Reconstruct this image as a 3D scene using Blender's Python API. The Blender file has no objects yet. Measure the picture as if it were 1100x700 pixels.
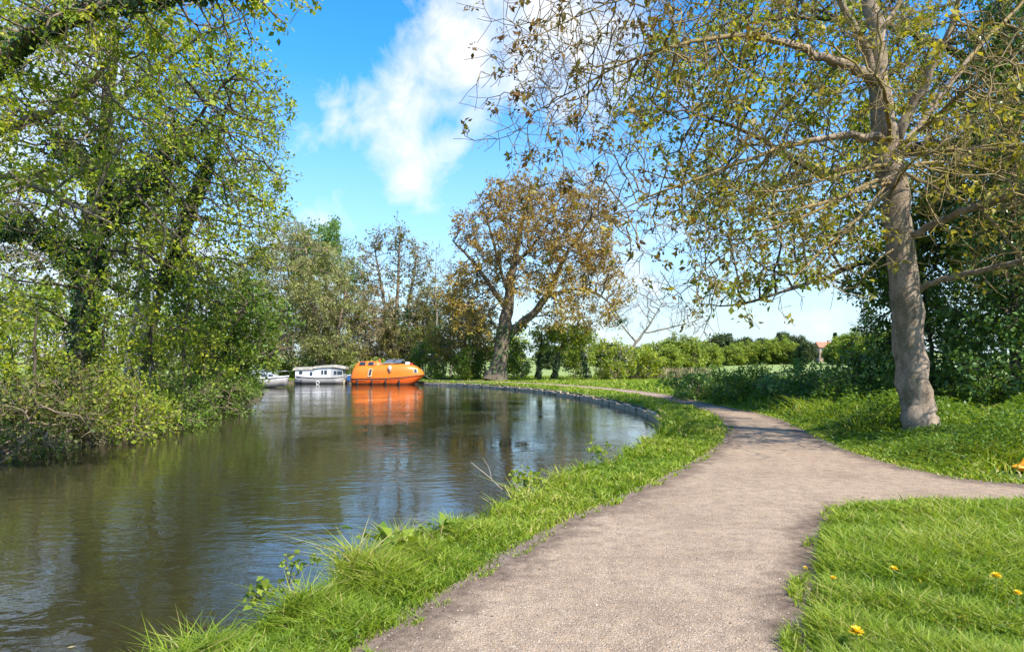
import bpy, bmesh, math, random
import numpy as np
from mathutils import Vector, geometry

R = np.random.default_rng(7)
random.seed(7)
sc = bpy.context.scene
COL = sc.collection
CAMZ, F, HX, HY = 1.55, 720.0, 550.0, 392.0
WZ = -0.35                                   # water level


def P(px, py, Y):
    """direction through a photo pixel, at distance Y, as a point of the place"""
    return np.array([(px - HX) / F * Y, Y, CAMZ + (HY - py) / F * Y])


def norm(v):
    return v / np.maximum(np.linalg.norm(v, axis=-1, keepdims=True), 1e-9)


# ------------------------------------------------------------------ mesh / object helpers
def mesh_np(V, faces, mat, smooth=False, attrs=None, name='mesh'):
    me = bpy.data.meshes.new(name)
    V = np.asarray(V, dtype=np.float32)
    me.vertices.add(len(V))
    me.vertices.foreach_set('co', V.ravel())
    faces = [np.asarray(f, dtype=np.int32) for f in faces if len(f)]
    loops = np.concatenate([f.ravel() for f in faces])
    sizes = np.concatenate([np.full(len(f), f.shape[1], np.int32) for f in faces])
    starts = np.concatenate([[0], np.cumsum(sizes)[:-1]]).astype(np.int32)
    me.loops.add(len(loops))
    me.loops.foreach_set('vertex_index', loops)
    me.polygons.add(len(sizes))
    me.polygons.foreach_set('loop_start', starts)
    if smooth:
        me.polygons.foreach_set('use_smooth', np.ones(len(sizes), bool))
    for k, a in (attrs or {}).items():
        at = me.attributes.new(k, 'FLOAT', 'FACE')
        at.data.foreach_set('value', np.asarray(a, np.float32))
    me.update(calc_edges=True)
    for m in (mat if isinstance(mat, (list, tuple)) else [mat]):
        me.materials.append(m)
    return me


def obj(name, me, parent=None, loc=None):
    o = bpy.data.objects.new(name, me)
    COL.objects.link(o)
    if parent is not None:
        o.parent = parent
    if loc is not None:
        o.location = loc
    return o


def thing(name, label, cat, loc, rz=0.0, group=None):
    o = bpy.data.objects.new(name, None)
    COL.objects.link(o)
    o.empty_display_size = 0.3
    o.location = tuple(float(c) for c in loc)
    o.rotation_euler = (0, 0, rz)
    return tag(o, label, cat, group)


def tag(o, label, cat, group=None, kind=None):
    if label:
        o['label'] = label
    if cat:
        o['category'] = cat
    if group:
        o['group'] = group
    if kind:
        o['kind'] = kind
    return o


def bm_mesh(bm, mat, smooth=False):
    me = bpy.data.meshes.new('mesh')
    bmesh.ops.recalc_face_normals(bm, faces=bm.faces)
    bm.to_mesh(me)
    bm.free()
    if smooth:
        for p in me.polygons:
            p.use_smooth = True
    me.materials.append(mat)
    return me


# ------------------------------------------------------------------ materials
def new_mat(name):
    m = bpy.data.materials.new(name)
    m.use_nodes = True
    nt = m.node_tree
    b = nt.nodes['Principled BSDF']
    return m, nt, b


def N(nt, t, **kw):
    n = nt.nodes.new(t)
    for k, v in kw.items():
        if k in n.inputs:
            n.inputs[k].default_value = v
        else:
            setattr(n, k, v)
    return n


def ramp(nt, fac, stops, interp='LINEAR'):
    r = nt.nodes.new('ShaderNodeValToRGB')
    r.color_ramp.interpolation = interp
    e = r.color_ramp.elements
    while len(e) < len(stops):
        e.new(0.5)
    for el, (p, c) in zip(e, stops):
        el.position = p
        el.color = (*c, 1) if len(c) == 3 else c
    nt.links.new(fac, r.inputs[0])
    return r.outputs[0]


def noise(nt, co, scale, detail=4, rough=0.55, dist=0.0):
    n = N(nt, 'ShaderNodeTexNoise', Scale=scale, Detail=detail, Roughness=rough, Distortion=dist)
    nt.links.new(co, n.inputs['Vector'])
    return n.outputs['Fac']


def math_node(nt, op, a, b):
    n = N(nt, 'ShaderNodeMath', operation=op)
    nt.links.new(a, n.inputs[0])
    n.inputs[1].default_value = b
    return n.outputs[0]


def bump(nt, b, h, strength=0.4, dist=0.02):
    n = N(nt, 'ShaderNodeBump', Strength=strength, Distance=dist)
    nt.links.new(h, n.inputs['Height'])
    nt.links.new(n.outputs[0], b.inputs['Normal'])


def mapped(nt, scale=(1, 1, 1), coord='Object'):
    t = nt.nodes.new('ShaderNodeTexCoord')
    m = N(nt, 'ShaderNodeMapping')
    m.inputs['Scale'].default_value = scale
    nt.links.new(t.outputs[coord], m.inputs[0])
    return m.outputs[0]


def mixc(nt, fac, a, b, mode='MIX'):
    n = nt.nodes.new('ShaderNodeMix')
    n.data_type = 'RGBA'
    n.blend_type = mode
    for s, v in ((n.inputs[0], fac), (n.inputs[6], a), (n.inputs[7], b)):
        if hasattr(v, 'links'):
            nt.links.new(v, s)
        else:
            s.default_value = v if not isinstance(v, tuple) else (*v, 1)
    return n.outputs[2]


def leaf_mat(name, cols, transl=0.4, rough=0.5, spec=0.3, tint=(1.25, 1.2, 0.5), gain=1.45):
    cols = [(min(.6, c[0] * gain * 1.03), min(.6, c[1] * gain), c[2] * gain * .9) for c in cols]
    m, nt, b = new_mat(name)
    a = N(nt, 'ShaderNodeAttribute', attribute_name='rnd')
    n = len(cols)
    c = ramp(nt, a.outputs['Fac'], [(i / max(n - 1, 1), k) for i, k in enumerate(cols)])
    nt.links.new(c, b.inputs['Base Color'])
    b.inputs['Roughness'].default_value = rough
    b.inputs['Specular IOR Level'].default_value = spec
    t = nt.nodes.new('ShaderNodeBsdfTranslucent')
    nt.links.new(mixc(nt, 1.0, c, tint, 'MULTIPLY'), t.inputs[0])
    mx = N(nt, 'ShaderNodeMixShader')
    mx.inputs[0].default_value = transl
    nt.links.new(b.outputs[0], mx.inputs[1])
    nt.links.new(t.outputs[0], mx.inputs[2])
    nt.links.new(mx.outputs[0], nt.nodes['Material Output'].inputs[0])
    return m


def bark_mat(name, dark, light, patch=None, scale=6.0, stretch=0.25, bs=0.6, bd=0.02, lenticels=False):
    m, nt, b = new_mat(name)
    co = mapped(nt, (1, 1, stretch))
    f = noise(nt, co, scale, 8, 0.65, 0.4)
    c = ramp(nt, f, [(0.3, dark), (0.62, light)])
    co2 = mapped(nt, (1, 1, 0.6))
    if patch:
        g = noise(nt, co2, scale * 0.35, 5, 0.6)
        c = mixc(nt, ramp(nt, g, [(0.52, (0, 0, 0)), (0.66, (1, 1, 1))]), c, patch)
    h = f
    if lenticels:
        co3 = mapped(nt, (1, 1, 2.6))
        l = noise(nt, co3, 24, 2, 0.5)
        c = mixc(nt, ramp(nt, l, [(0.60, (0, 0, 0)), (0.68, (0.75, 0.75, 0.75))]), c, (0.06, 0.045, 0.035))
        l2 = noise(nt, mapped(nt, (1.0, 1.0, 1.6)), 15, 3, 0.6)
        c = mixc(nt, ramp(nt, l2, [(0.60, (0, 0, 0)), (0.66, (0.7, 0.7, 0.7))]), c, (.36, .30, .235))
    nt.links.new(c, b.inputs['Base Color'])
    b.inputs['Roughness'].default_value = 0.9
    b.inputs['Specular IOR Level'].default_value = 0.2
    bump(nt, b, h, bs, bd)
    return m


def plain(name, col, rough=0.5, metallic=0.0, var=0.12, scale=4.0, spec=0.5):
    m, nt, b = new_mat(name)
    f = noise(nt, mapped(nt), scale, 5, 0.6)
    lo = tuple(c * (1 - var) for c in col)
    hi = tuple(min(1, c * (1 + var)) for c in col)
    nt.links.new(ramp(nt, f, [(0.3, lo), (0.7, hi)]), b.inputs['Base Color'])
    b.inputs['Roughness'].default_value = rough
    b.inputs['Metallic'].default_value = metallic
    b.inputs['Specular IOR Level'].default_value = spec
    return m


# ------------------------------------------------------------------ polygons
def poly_smooth(pts, it=2, closed=False):
    p = np.array(pts, float)
    for _ in range(it):
        a, b = (p, np.roll(p, -1, 0)) if closed else (p[:-1], p[1:])
        q = np.empty((2 * len(a), p.shape[1]))
        q[0::2] = a * 0.75 + b * 0.25
        q[1::2] = a * 0.25 + b * 0.75
        if not closed:
            q = np.vstack([p[:1], q, p[-1:]])
        p = q
    return p


def inside(pts, poly):
    x, y = pts[:, 0], pts[:, 1]
    c = np.zeros(len(pts), bool)
    n = len(poly)
    for i in range(n):
        x1, y1 = poly[i][:2]
        x2, y2 = poly[(i + 1) % n][:2]
        if y1 == y2:
            continue
        c ^= ((y1 > y) != (y2 > y)) & (x < (x2 - x1) * (y - y1) / (y2 - y1) + x1)
    return c


def dist_poly(pts, poly, closed=True):
    d = np.full(len(pts), 1e9)
    n = len(poly)
    for i in range(n if closed else n - 1):
        a = np.array(poly[i][:2])
        ab = np.array(poly[(i + 1) % n][:2]) - a
        t = np.clip(((pts[:, :2] - a) @ ab) / max(ab @ ab, 1e-12), 0, 1)
        d = np.minimum(d, np.hypot(*(pts[:, :2] - a - t[:, None] * ab).T))
    return d


def resample(p, step, closed=False):
    q = np.vstack([p, p[:1]]) if closed else p
    out = []
    for a, b in zip(q[:-1], q[1:]):
        st = step(0.5 * (a + b)) if callable(step) else step
        k = max(1, int(np.linalg.norm(b - a) / st))
        for j in range(k):
            out.append(a + (b - a) * j / k)
    if not closed:
        out.append(q[-1])
    return np.array(out)


CANAL_R = [(-24, -24), (-10, -7), (-4.4, 0), (-2.5, 2.2), (-1.62, 3.6), (-1.3, 4.7), (-.62, 6.2), (.5, 8.8), (1.6, 10.8),
           (2.6, 12.8), (3.5, 15.3), (4.3, 18.5), (4.85, 22), (5.1, 26), (4.8, 31), (4.0, 37), (2.8, 43), (1, 49),
           (-1.5, 55), (-4.5, 60), (-8, 63.5), (-9.3, 68), (-12, 70), (-20, 71)]
CANAL_L = [(-45, 72), (-70, 70), (-70, 52), (-45, 51), (-26, 49), (-18, 46), (-15, 41), (-13, 32), (-10.9, 21.7),
           (-9.8, 16.5), (-10.7, 14), (-12, 9), (-15, 2), (-22, -8), (-38, -24)]
CR = poly_smooth(CANAL_R, 2)
CL = poly_smooth(CANAL_L, 2)
# uneven earth bank on the near side
wob = np.array([math.sin(p[1] * 3.1) * .05 + math.sin(p[1] * 7.3 + 1) * .035 + math.sin(p[0] * 1.7 + p[1]) * .05 for p in CR])
CR[:, 0] += np.where(CR[:, 1] < 17, wob, wob * 0.2)
CANAL = np.vstack([CR, CL])

PATH_L = [(-9, -12), (-3.2, -2), (-1.9, 1), (-.80, 3.62), (.02, 5.6), (.90, 7.2), (1.85, 8.7), (3.1, 11), (4.35, 13.6), (5.2, 16),
          (5.9, 18.5), (6.5, 22), (6.85, 26), (6.95, 30), (6.7, 35), (5.9, 41), (4.4, 47), (2.4, 53), (-.5, 58.5), (-4, 62.5), (-7.3, 66),
          (-9, 73)]
PATH_R = [(-7.5, 74), (-5.5, 67.5), (-2.3, 64), (1.2, 59.8), (4, 54), (6.0, 47.8), (7.4, 41.5), (8.1, 36), (8.2, 31), (7.8, 27),
          (7.9, 22.5), (7.7, 19.5), (7.1, 16.9), (6.3, 13.6), (5.9, 11.6), (5.9, 9.6), (6.2, 8.75), (7.5, 8.3), (9, 8.2), (15, 8.4), (30, 12)]
PATH_B = [(30, 10.0), (15, 7.7), (5.8, 7.4), (4.5, 7.4), (3.75, 7.3), (3.3, 7.0), (2.95, 6.4), (2.6, 5.75), (2.26, 5.0), (1.88, 4.3), (1.56, 3.6), (1.2, 2.2),
          (0.5, -1), (-2, -6), (-6, -12)]
PATH = np.vstack([poly_smooth(PATH_L, 2), poly_smooth(PATH_R, 2), poly_smooth(PATH_B, 2)])


def hill(x, y):
    s = np.clip((y - 110) / 260, 0, 1)
    s = s * s * (3 - 2 * s)
    return s * (0.6 + 0.028 * np.clip(x - 70, 0, 200) + 0.02 * np.clip(y - 330, 0, 600))


# ------------------------------------------------------------------ setting materials
def make_ground_mat():
    m, nt, b = new_mat('turf_soil')
    co = mapped(nt)
    f = noise(nt, co, 1.3, 6, 0.6)
    g = noise(nt, co, 22, 4, 0.6)
    c = ramp(nt, f, [(0.3, (.055, .085, .018)), (0.5, (.075, .12, .022)), (0.72, (.12, .135, .04))])
    c = mixc(nt, ramp(nt, g, [(0.45, (0, 0, 0)), (0.75, (.7, .7, .7))]), c, (.11, .085, .05))
    far = noise(nt, co, 0.02, 3, 0.5)
    c = mixc(nt, ramp(nt, far, [(0.4, (0, 0, 0)), (0.6, (.5, .5, .5))]), c, (.13, .19, .05))
    sy = nt.nodes.new('ShaderNodeSeparateXYZ')
    nt.links.new(co, sy.inputs[0])
    fy = N(nt, 'ShaderNodeMapRange')
    nt.links.new(sy.outputs[1], fy.inputs[0])
    fy.inputs[1].default_value, fy.inputs[2].default_value = 88, 96
    crop = ramp(nt, noise(nt, mapped(nt, (.02, .15, 1)), 1.0, 4, .6), [(.35, (.17, .225, .06)), (.65, (.25, .285, .10))])
    c = mixc(nt, fy.outputs[0], c, crop)
    nt.links.new(c, b.inputs['Base Color'])
    b.inputs['Roughness'].default_value = 0.95
    b.inputs['Specular IOR Level'].default_value = 0.1
    bump(nt, b, g, 0.6, 0.03)
    return m


def make_path_mat():
    m, nt, b = new_mat('gravel_path')
    co = mapped(nt)
    big = noise(nt, co, 0.9, 5, 0.6)
    mid = noise(nt, co, 7, 5, 0.6)
    fine = noise(nt, co, 90, 3, 0.7)
    c = ramp(nt, big, [(0.3, (.275, .188, .122)), (0.5, (.37, .266, .173)), (0.7, (.425, .31, .207))])
    c = mixc(nt, ramp(nt, mid, [(0.35, (.6, .6, .6)), (0.6, (0, 0, 0))]), c, (.20, .142, .10))
    c = mixc(nt, ramp(nt, fine, [(0.36, (.55, .55, .55)), (0.5, (0, 0, 0))]), c, (.125, .098, .075))
    v = N(nt, 'ShaderNodeTexVoronoi', Scale=105.0)
    nt.links.new(co, v.inputs['Vector'])
    sel = noise(nt, co, 40, 1, 0.5)
    st = N(nt, 'ShaderNodeSeparateColor')
    nt.links.new(v.outputs['Color'], st.inputs[0])
    c = mixc(nt, ramp(nt, st.outputs[0], [(0.84, (0, 0, 0)), (0.9, (.5, .5, .5))]), c, (.5, .42, .34))
    c = mixc(nt, ramp(nt, st.outputs[1], [(0.86, (0, 0, 0)), (0.92, (.6, .6, .6))]), c, (.10, .08, .066))
    # trodden earth creeping in from the edges
    at = N(nt, 'ShaderNodeAttribute', attribute_name='edge')
    ew = N(nt, 'ShaderNodeMath', operation='MULTIPLY_ADD')
    nt.links.new(noise(nt, co, 3.2, 6, 0.65), ew.inputs[0])
    ew.inputs[1].default_value = -1.0
    nt.links.new(at.outputs['Fac'], ew.inputs[2])
    earth = ramp(nt, noise(nt, co, 14, 5, .65), [(.3, (.085, .058, .04)), (.6, (.17, .122, .088)), (.8, (.27, .21, .155))])
    c = mixc(nt, ramp(nt, math_node(nt, 'ADD', ew.outputs[0], .5), [(.0, (.95, .95, .95)), (.16, (.6, .6, .6)), (.34, (0, 0, 0))]), c, earth)
    nt.links.new(c, b.inputs['Base Color'])
    b.inputs['Roughness'].default_value = 0.92
    b.inputs['Specular IOR Level'].default_value = 0.15
    a = N(nt, 'ShaderNodeMath', operation='ADD')
    nt.links.new(fine, a.inputs[0])
    nt.links.new(v.outputs['Distance'], a.inputs[1])
    a2 = N(nt, 'ShaderNodeMath', operation='MULTIPLY_ADD')
    nt.links.new(mid, a2.inputs[0])
    a2.inputs[1].default_value = 1.5
    nt.links.new(a.outputs[0], a2.inputs[2])
    bump(nt, b, a2.outputs[0], 0.7, 0.012)
    return m


def make_dirt_mat():
    m, nt, b = new_mat('bare_earth')
    co = mapped(nt)
    f = noise(nt, co, 9, 6, 0.65)
    g = noise(nt, co, 70, 3, 0.6)
    c = ramp(nt, f, [(0.3, (.085, .06, .042)), (0.55, (.15, .108, .078)), (0.75, (.24, .185, .135))])
    c = mixc(nt, ramp(nt, g, [(0.55, (0, 0, 0)), (0.75, (.8, .8, .8))]), c, (.28, .22, .16))
    nt.links.new(c, b.inputs['Base Color'])
    b.inputs['Roughness'].default_value = 0.95
    bump(nt, b, f, 0.7, 0.02)
    return m


def make_water_mat():
    m, nt, b = new_mat('canal_water')
    b.inputs['Base Color'].default_value = (.027, .0235, .010, 1)
    b.inputs['Roughness'].default_value = 0.03
    b.inputs['IOR'].default_value = 1.33
    b.inputs['Specular IOR Level'].default_value = 0.85
    co = mapped(nt, (1.0, 1.0, 1.0))
    co2 = mapped(nt, (0.8, 1.6, 1.0))
    w1 = noise(nt, co2, 2.6, 3, 0.5, 0.6)
    w2 = noise(nt, co, 9.0, 3, 0.5, 0.5)
    w3 = noise(nt, co, 0.35, 2, 0.5)
    k = N(nt, 'ShaderNodeMath', operation='MULTIPLY_ADD')
    nt.links.new(w2, k.inputs[0])
    k.inputs[1].default_value = 0.2
    nt.links.new(w1, k.inputs[2])
    amp = N(nt, 'ShaderNodeMapRange')
    nt.links.new(w3, amp.inputs[0])
    amp.inputs[1].default_value, amp.inputs[2].default_value = 0.3, 0.7
    amp.inputs[3].default_value, amp.inputs[4].default_value = 0.12, 1.25
    mu = N(nt, 'ShaderNodeMath', operation='MULTIPLY')
    nt.links.new(k.outputs[0], mu.inputs[0])
    nt.links.new(amp.outputs[0], mu.inputs[1])
    bump(nt, b, mu.outputs[0], 0.28, 0.042)
    return m


M = {}
M['ground'] = make_ground_mat()
M['path'] = make_path_mat()
M['dirt'] = make_dirt_mat()
M['water'] = make_water_mat()
M['stone'] = bark_mat('pale_stone', (.32, .215, .13), (.58, .43, .29), (.10, .10, .06), 5, 1.0, 0.5, 0.02)
M['bankearth'] = bark_mat('bank_earth', (.05, .038, .024), (.17, .13, .085), (.06, .07, .02), 7, 1.0, 0.8, 0.03)

M['bark_maple'] = bark_mat('maple_bark', (.125, .09, .06), (.35, .265, .185), (.15, .125, .07), 7, 0.35, 0.8, 0.035, True)
M['bark_twig'] = bark_mat('lichen_twig_bark', (.12, .085, .045), (.27, .20, .09), (.26, .19, .04), 9, 0.6, 0.3, 0.01)
M['bark_dark'] = bark_mat('dark_bark', (.035, .028, .020), (.11, .088, .062), (.07, .075, .035), 8, 0.3, 0.6, 0.02)
M['bark_brown'] = bark_mat('brown_bark', (.10, .075, .05), (.27, .205, .14), (.13, .125, .06), 5, 0.25, 0.7, 0.03)
M['bark_beech'] = bark_mat('beech_bark', (.07, .052, .036), (.19, .145, .10), (.12, .115, .06), 5, 0.25, 0.7, 0.03)
M['bark_pale'] = bark_mat('pale_bark', (.20, .165, .125), (.42, .36, .28), (.16, .15, .08), 6, 0.5, 0.4, 0.02)
M['bark_grey'] = bark_mat('grey_bark', (.13, .11, .085), (.27, .23, .18), (.17, .16, .09), 6, 0.4, 0.4, 0.02)

LM = leaf_mat
M['lf_maple'] = LM('young_maple_leaf', [(.12, .062, .022), (.155, .095, .03), (.15, .125, .025), (.19, .18, .03), (.26, .23, .035)], .45)
M['lf_oak'] = LM('spring_oak_leaf', [(.07, .10, .014), (.115, .15, .018), (.17, .19, .022), (.26, .24, .03)], .5, gain=1.7)
M['lf_dark'] = LM('dark_glossy_leaf', [(.018, .04, .010), (.03, .065, .014), (.05, .09, .018), (.10, .13, .025)], .25, .38, .45, gain=2.4)
M['lf_ivy'] = LM('ivy_leaf', [(.012, .028, .008), (.02, .045, .012), (.035, .06, .015), (.06, .075, .02)], .22, .4, .4, gain=2.1)
M['lf_left'] = LM('bank_tree_leaf', [(.06, .095, .015), (.105, .15, .018), (.165, .20, .022), (.26, .25, .03)], .5, gain=1.95)
M['lf_bright'] = LM('bright_shrub_leaf', [(.09, .15, .02), (.15, .21, .028), (.22, .26, .035)], .45)
M['lf_green'] = LM('green_shrub_leaf', [(.05, .10, .015), (.085, .145, .02), (.14, .195, .025)], .38)
M['lf_willow'] = LM('willow_leaf', [(.11, .125, .045), (.165, .18, .062), (.22, .23, .08)], .35)
M['lf_poplar'] = LM('poplar_leaf', [(.06, .125, .025), (.09, .165, .035), (.12, .19, .045)], .4)
M['lf_olive'] = LM('olive_leaf', [(.08, .082, .024), (.12, .112, .034), (.17, .15, .042)], .35)
M['lf_bronze'] = LM('bronze_leaf', [(.17, .095, .026), (.24, .158, .036), (.28, .205, .042), (.26, .23, .046)], .38)
M['lf_gold'] = LM('golden_leaf', [(.13, .105, .025), (.19, .15, .032), (.22, .185, .04)], .4)
M['lf_tan'] = LM('dry_stem', [(.20, .16, .09), (.28, .225, .13), (.34, .28, .17)], .25, gain=1.05)
M['lf_bramble'] = LM('bramble_leaf', [(.022, .045, .012), (.035, .07, .015), (.055, .095, .02), (.085, .12, .03)], .32, .45, .4, gain=2.8)
M['lf_under'] = LM('undergrowth_leaf', [(.08, .05, .035), (.06, .065, .02), (.06, .095, .018), (.14, .16, .026), (.22, .20, .05)], .4, gain=1.25)
M['lf_far'] = LM('distant_leaf', [(.10, .15, .025), (.15, .20, .03), (.20, .245, .035)], .35)
M['lf_fardark'] = LM('distant_dark_leaf', [(.03, .05, .018), (.045, .07, .024), (.065, .09, .03)], .25)
M['grass'] = LM('grass_blade', [(.08, .145, .012), (.12, .195, .016), (.175, .25, .02), (.235, .30, .03), (.36, .32, .12)], .45, .45, .3, gain=1.25)
M['verge'] = LM('verge_herb', [(.045, .105, .014), (.075, .145, .018), (.115, .19, .022), (.19, .25, .03)], .4, .45, .35, gain=1.1)


# ------------------------------------------------------------------ the setting
def build_setting():
    # ground sheet with the canal cut out of it
    def st(p):
        r = math.hypot(p[0], p[1])
        return 0.12 + 0.02 * r
    edge = resample(CANAL, st, True)
    n = len(edge)
    t = norm(np.roll(edge, -1, 0) - np.roll(edge, 1, 0))
    nrm = np.stack([t[:, 1], -t[:, 0]], 1)                       # outward test
    if inside(edge[:5] + nrm[:5] * 0.05, CANAL).sum() > 2:
        nrm = -nrm
    pts = [tuple(p) for p in edge]
    edges = [(i, (i + 1) % n) for i in range(n)]
    lip = edge + nrm * 0.45
    lip = lip[(~inside(lip, CANAL)) & (dist_poly(lip, CANAL) > 0.4)]
    ring = []
    for r in np.geomspace(1.5, 4000, 70):
        k = 40 if r < 400 else 60
        a0 = R.uniform(0, 6.28)
        for j in range(k):
            a = a0 + 6.28318 * j / k
            ring.append((r * math.cos(a), r * math.sin(a)))
    gx, gy = np.meshgrid(np.linspace(-150, 500, 40), np.linspace(90, 900, 50))
    ring = np.vstack([np.array(ring), np.stack([gx.ravel() + R.uniform(-3, 3, gx.size), gy.ravel()], 1)])
    ring = ring[(~inside(ring, CANAL)) & (dist_poly(ring, CANAL) > 0.6)]
    allp = np.vstack([edge, lip, ring])
    vs, es, fs, *_ = geometry.delaunay_2d_cdt([Vector(p) for p in allp], edges, [], 0, 1e-5)
    V2 = np.array([(v.x, v.y) for v in vs])
    T = np.array([f for f in fs if len(f) == 3])
    T = T[~inside(V2[T].mean(1), CANAL)]
    z = hill(V2[:, 0], V2[:, 1])
    d = dist_poly(V2, edge)
    z = np.where(d < 0.05, -0.07, z)
    o = obj('ground', mesh_np(np.column_stack([V2, z]), [T], M['ground'], True))
    o['kind'] = 'structure'
    # earth bank going down into the water
    prof = [(0.0, -0.07), (0.02, -0.16), (-0.06, -0.30), (-0.10, -0.42), (-0.5, -1.1)]
    rows = []
    for off, zz in prof:
        j = R.normal(0, 0.025, n) if off < 0.01 and zz > -1 and off != 0 else 0
        rows.append(np.column_stack([edge + nrm * (off + j if np.ndim(j) == 0 else (off + j)[:, None]), np.full(n, zz)]))
    V = np.vstack(rows)
    i = np.arange(n)
    q = [np.column_stack([a * n + i, a * n + (i + 1) % n, (a + 1) * n + (i + 1) % n, (a + 1) * n + i]) for a in range(len(prof) - 1)]
    o = obj('canal_bank', mesh_np(V, q, M['bankearth'], True))
    o['kind'] = 'structure'
    # water
    bm = bmesh.new()
    lo = edge + nrm * 0.12
    for p in lo:
        bm.verts.new((p[0], p[1], WZ))
    bm.verts.ensure_lookup_table()
    f = bm.faces.new(bm.verts)
    bmesh.ops.triangulate(bm, faces=[f])
    me = bm_mesh(bm, M['water'])
    if me.polygons[0].normal.z < 0:
        me.flip_normals()
    o = obj('water', me)
    o['kind'] = 'structure'

    # path and the worn earth beside it
    def sheet(name, grow, amp, freq, zz, mat):
        p = resample(PATH, lambda q: 0.05 + 0.012 * math.hypot(q[0], q[1]), True)
        m = len(p)
        tt = norm(np.roll(p, -1, 0) - np.roll(p, 1, 0))
        nn = np.stack([tt[:, 1], -tt[:, 0]], 1)
        if not inside(p[40:60] - nn[40:60] * 0.05, PATH).sum() > 10:
            nn = -nn
        s = np.cumsum(np.linalg.norm(p - np.roll(p, 1, 0), axis=1))
        w = sum(np.sin(s * f + R.uniform(0, 6)) * a for f, a in ((freq, .5), (freq * 2.3, .3), (freq * 5.1, .25)))
        w = w + R.normal(0, 0.25, m)
        p = p + nn * (grow + amp * w)[:, None]
        cp = [p]
        for off in (.05, .12, .22, .36, .55):
            q = p[::2] - nn[::2] * off
            q = q[inside(q, p)]
            cp.append(q[dist_poly(q, p) > off * .93])
        n0 = len(p)
        vs, es, fs, *_ = geometry.delaunay_2d_cdt([Vector(q) for q in np.vstack(cp)], [(i, (i + 1) % n0) for i in range(n0)], [], 0, 1e-5)
        V2 = np.array([(v.x, v.y) for v in vs])
        T = np.array([f for f in fs if len(f) == 3])
        T = T[inside(V2[T].mean(1), p)]
        me = mesh_np(np.column_stack([V2, np.full(len(V2), zz)]), [T], mat)
        at = me.attributes.new('edge', 'FLOAT', 'POINT')
        at.data.foreach_set('value', dist_poly(V2, p).astype(np.float32))
        if sum(pl.normal.z for pl in me.polygons) < 0:
            me.flip_normals()
        oo = obj(name, me)
        oo['kind'] = 'structure'
    sheet('dirt_verge', 0.14, 0.09, 1.9, 0.006, M['dirt'])
    sheet('path', -0.03, 0.06, 2.7, 0.012, M['path'])

    # stone edging along the far bend
    seg = CR[(CR[:, 1] > 15.2) & (CR[:, 1] < 66)]
    seg = resample(seg, 0.7)
    bm = bmesh.new()
    for a, b in zip(seg[:-1], seg[1:]):
        L = np.linalg.norm(b - a)
        u = (b - a) / L
        nn = np.array([u[1], -u[0]])
        w, h = R.uniform(.32, .40), R.uniform(-.17, -.06)
        c0, c1 = a + u * 0.015 - nn * (0.10 + R.uniform(0, .03)), b - u * 0.015 - nn * (0.10 + R.uniform(0, .03))
        vv = [bm.verts.new((q[0], q[1], zq)) for zq in (-0.5, h) for q in (c0, c1, c1 + nn * w, c0 + nn * w)]
        for fi in ((0, 1, 5, 4), (1, 2, 6, 5), (2, 3, 7, 6), (3, 0, 4, 7), (4, 5, 6, 7)):
            bm.faces.new([vv[k] for k in fi])
    bmesh.ops.bevel(bm, geom=bm.edges[:], offset=0.025, segments=1, affect='EDGES')
    o = obj('kerb', bm_mesh(bm, M['stone']))
    o['kind'] = 'structure'


# ------------------------------------------------------------------ trees
def leaves_mesh(pos, adir, nrm, L, W, rnd, mat, fold=0.25):
    """folded lance shaped leaves: one quad each"""
    n = len(pos)
    a = norm(adir)
    b = norm(np.cross(nrm, a))
    c = np.cross(a, b)
    L = L[:, None]
    W = W[:, None]
    V = np.empty((n, 4, 3))
    V[:, 0] = pos
    V[:, 1] = pos + a * L * 0.45 + b * W * 0.5 + c * W * fold
    V[:, 2] = pos + a * L
    V[:, 3] = pos + a * L * 0.45 - b * W * 0.5 + c * W * fold
    q = np.arange(n * 4).reshape(n, 4)
    return mesh_np(V.reshape(-1, 3), [q], mat, False, {'rnd': rnd})


def rand_unit(n):
    return norm(R.normal(size=(n, 3)))


def blob_pts(blobs):
    """clumped points in ellipsoids given as (px, py, rx, ry, Y, rY, n[, clumps])"""
    out = []
    for bl in blobs:
        px, py, rx, ry, Y, rY, n = bl[:7]
        k = bl[7] if len(bl) > 7 else max(6, n // 14)
        c = P(px, py, Y)
        s = np.array([rx / F * Y, rY, ry / F * Y])
        u = rand_unit(k) * (R.uniform(0, 1, (k, 1)) ** (1 / 2.4))
        sig = 0.20 if k > 3 else 0.5
        idx = R.integers(0, k, n)
        p = u[idx] + R.normal(0, sig, (n, 3)) * R.uniform(.5, 1.2, (k, 1))[idx]
        r = np.linalg.norm(p, axis=1)
        p = p[r < 1.12]
        out.append(c + p * s)
    return np.vstack(out)


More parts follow.
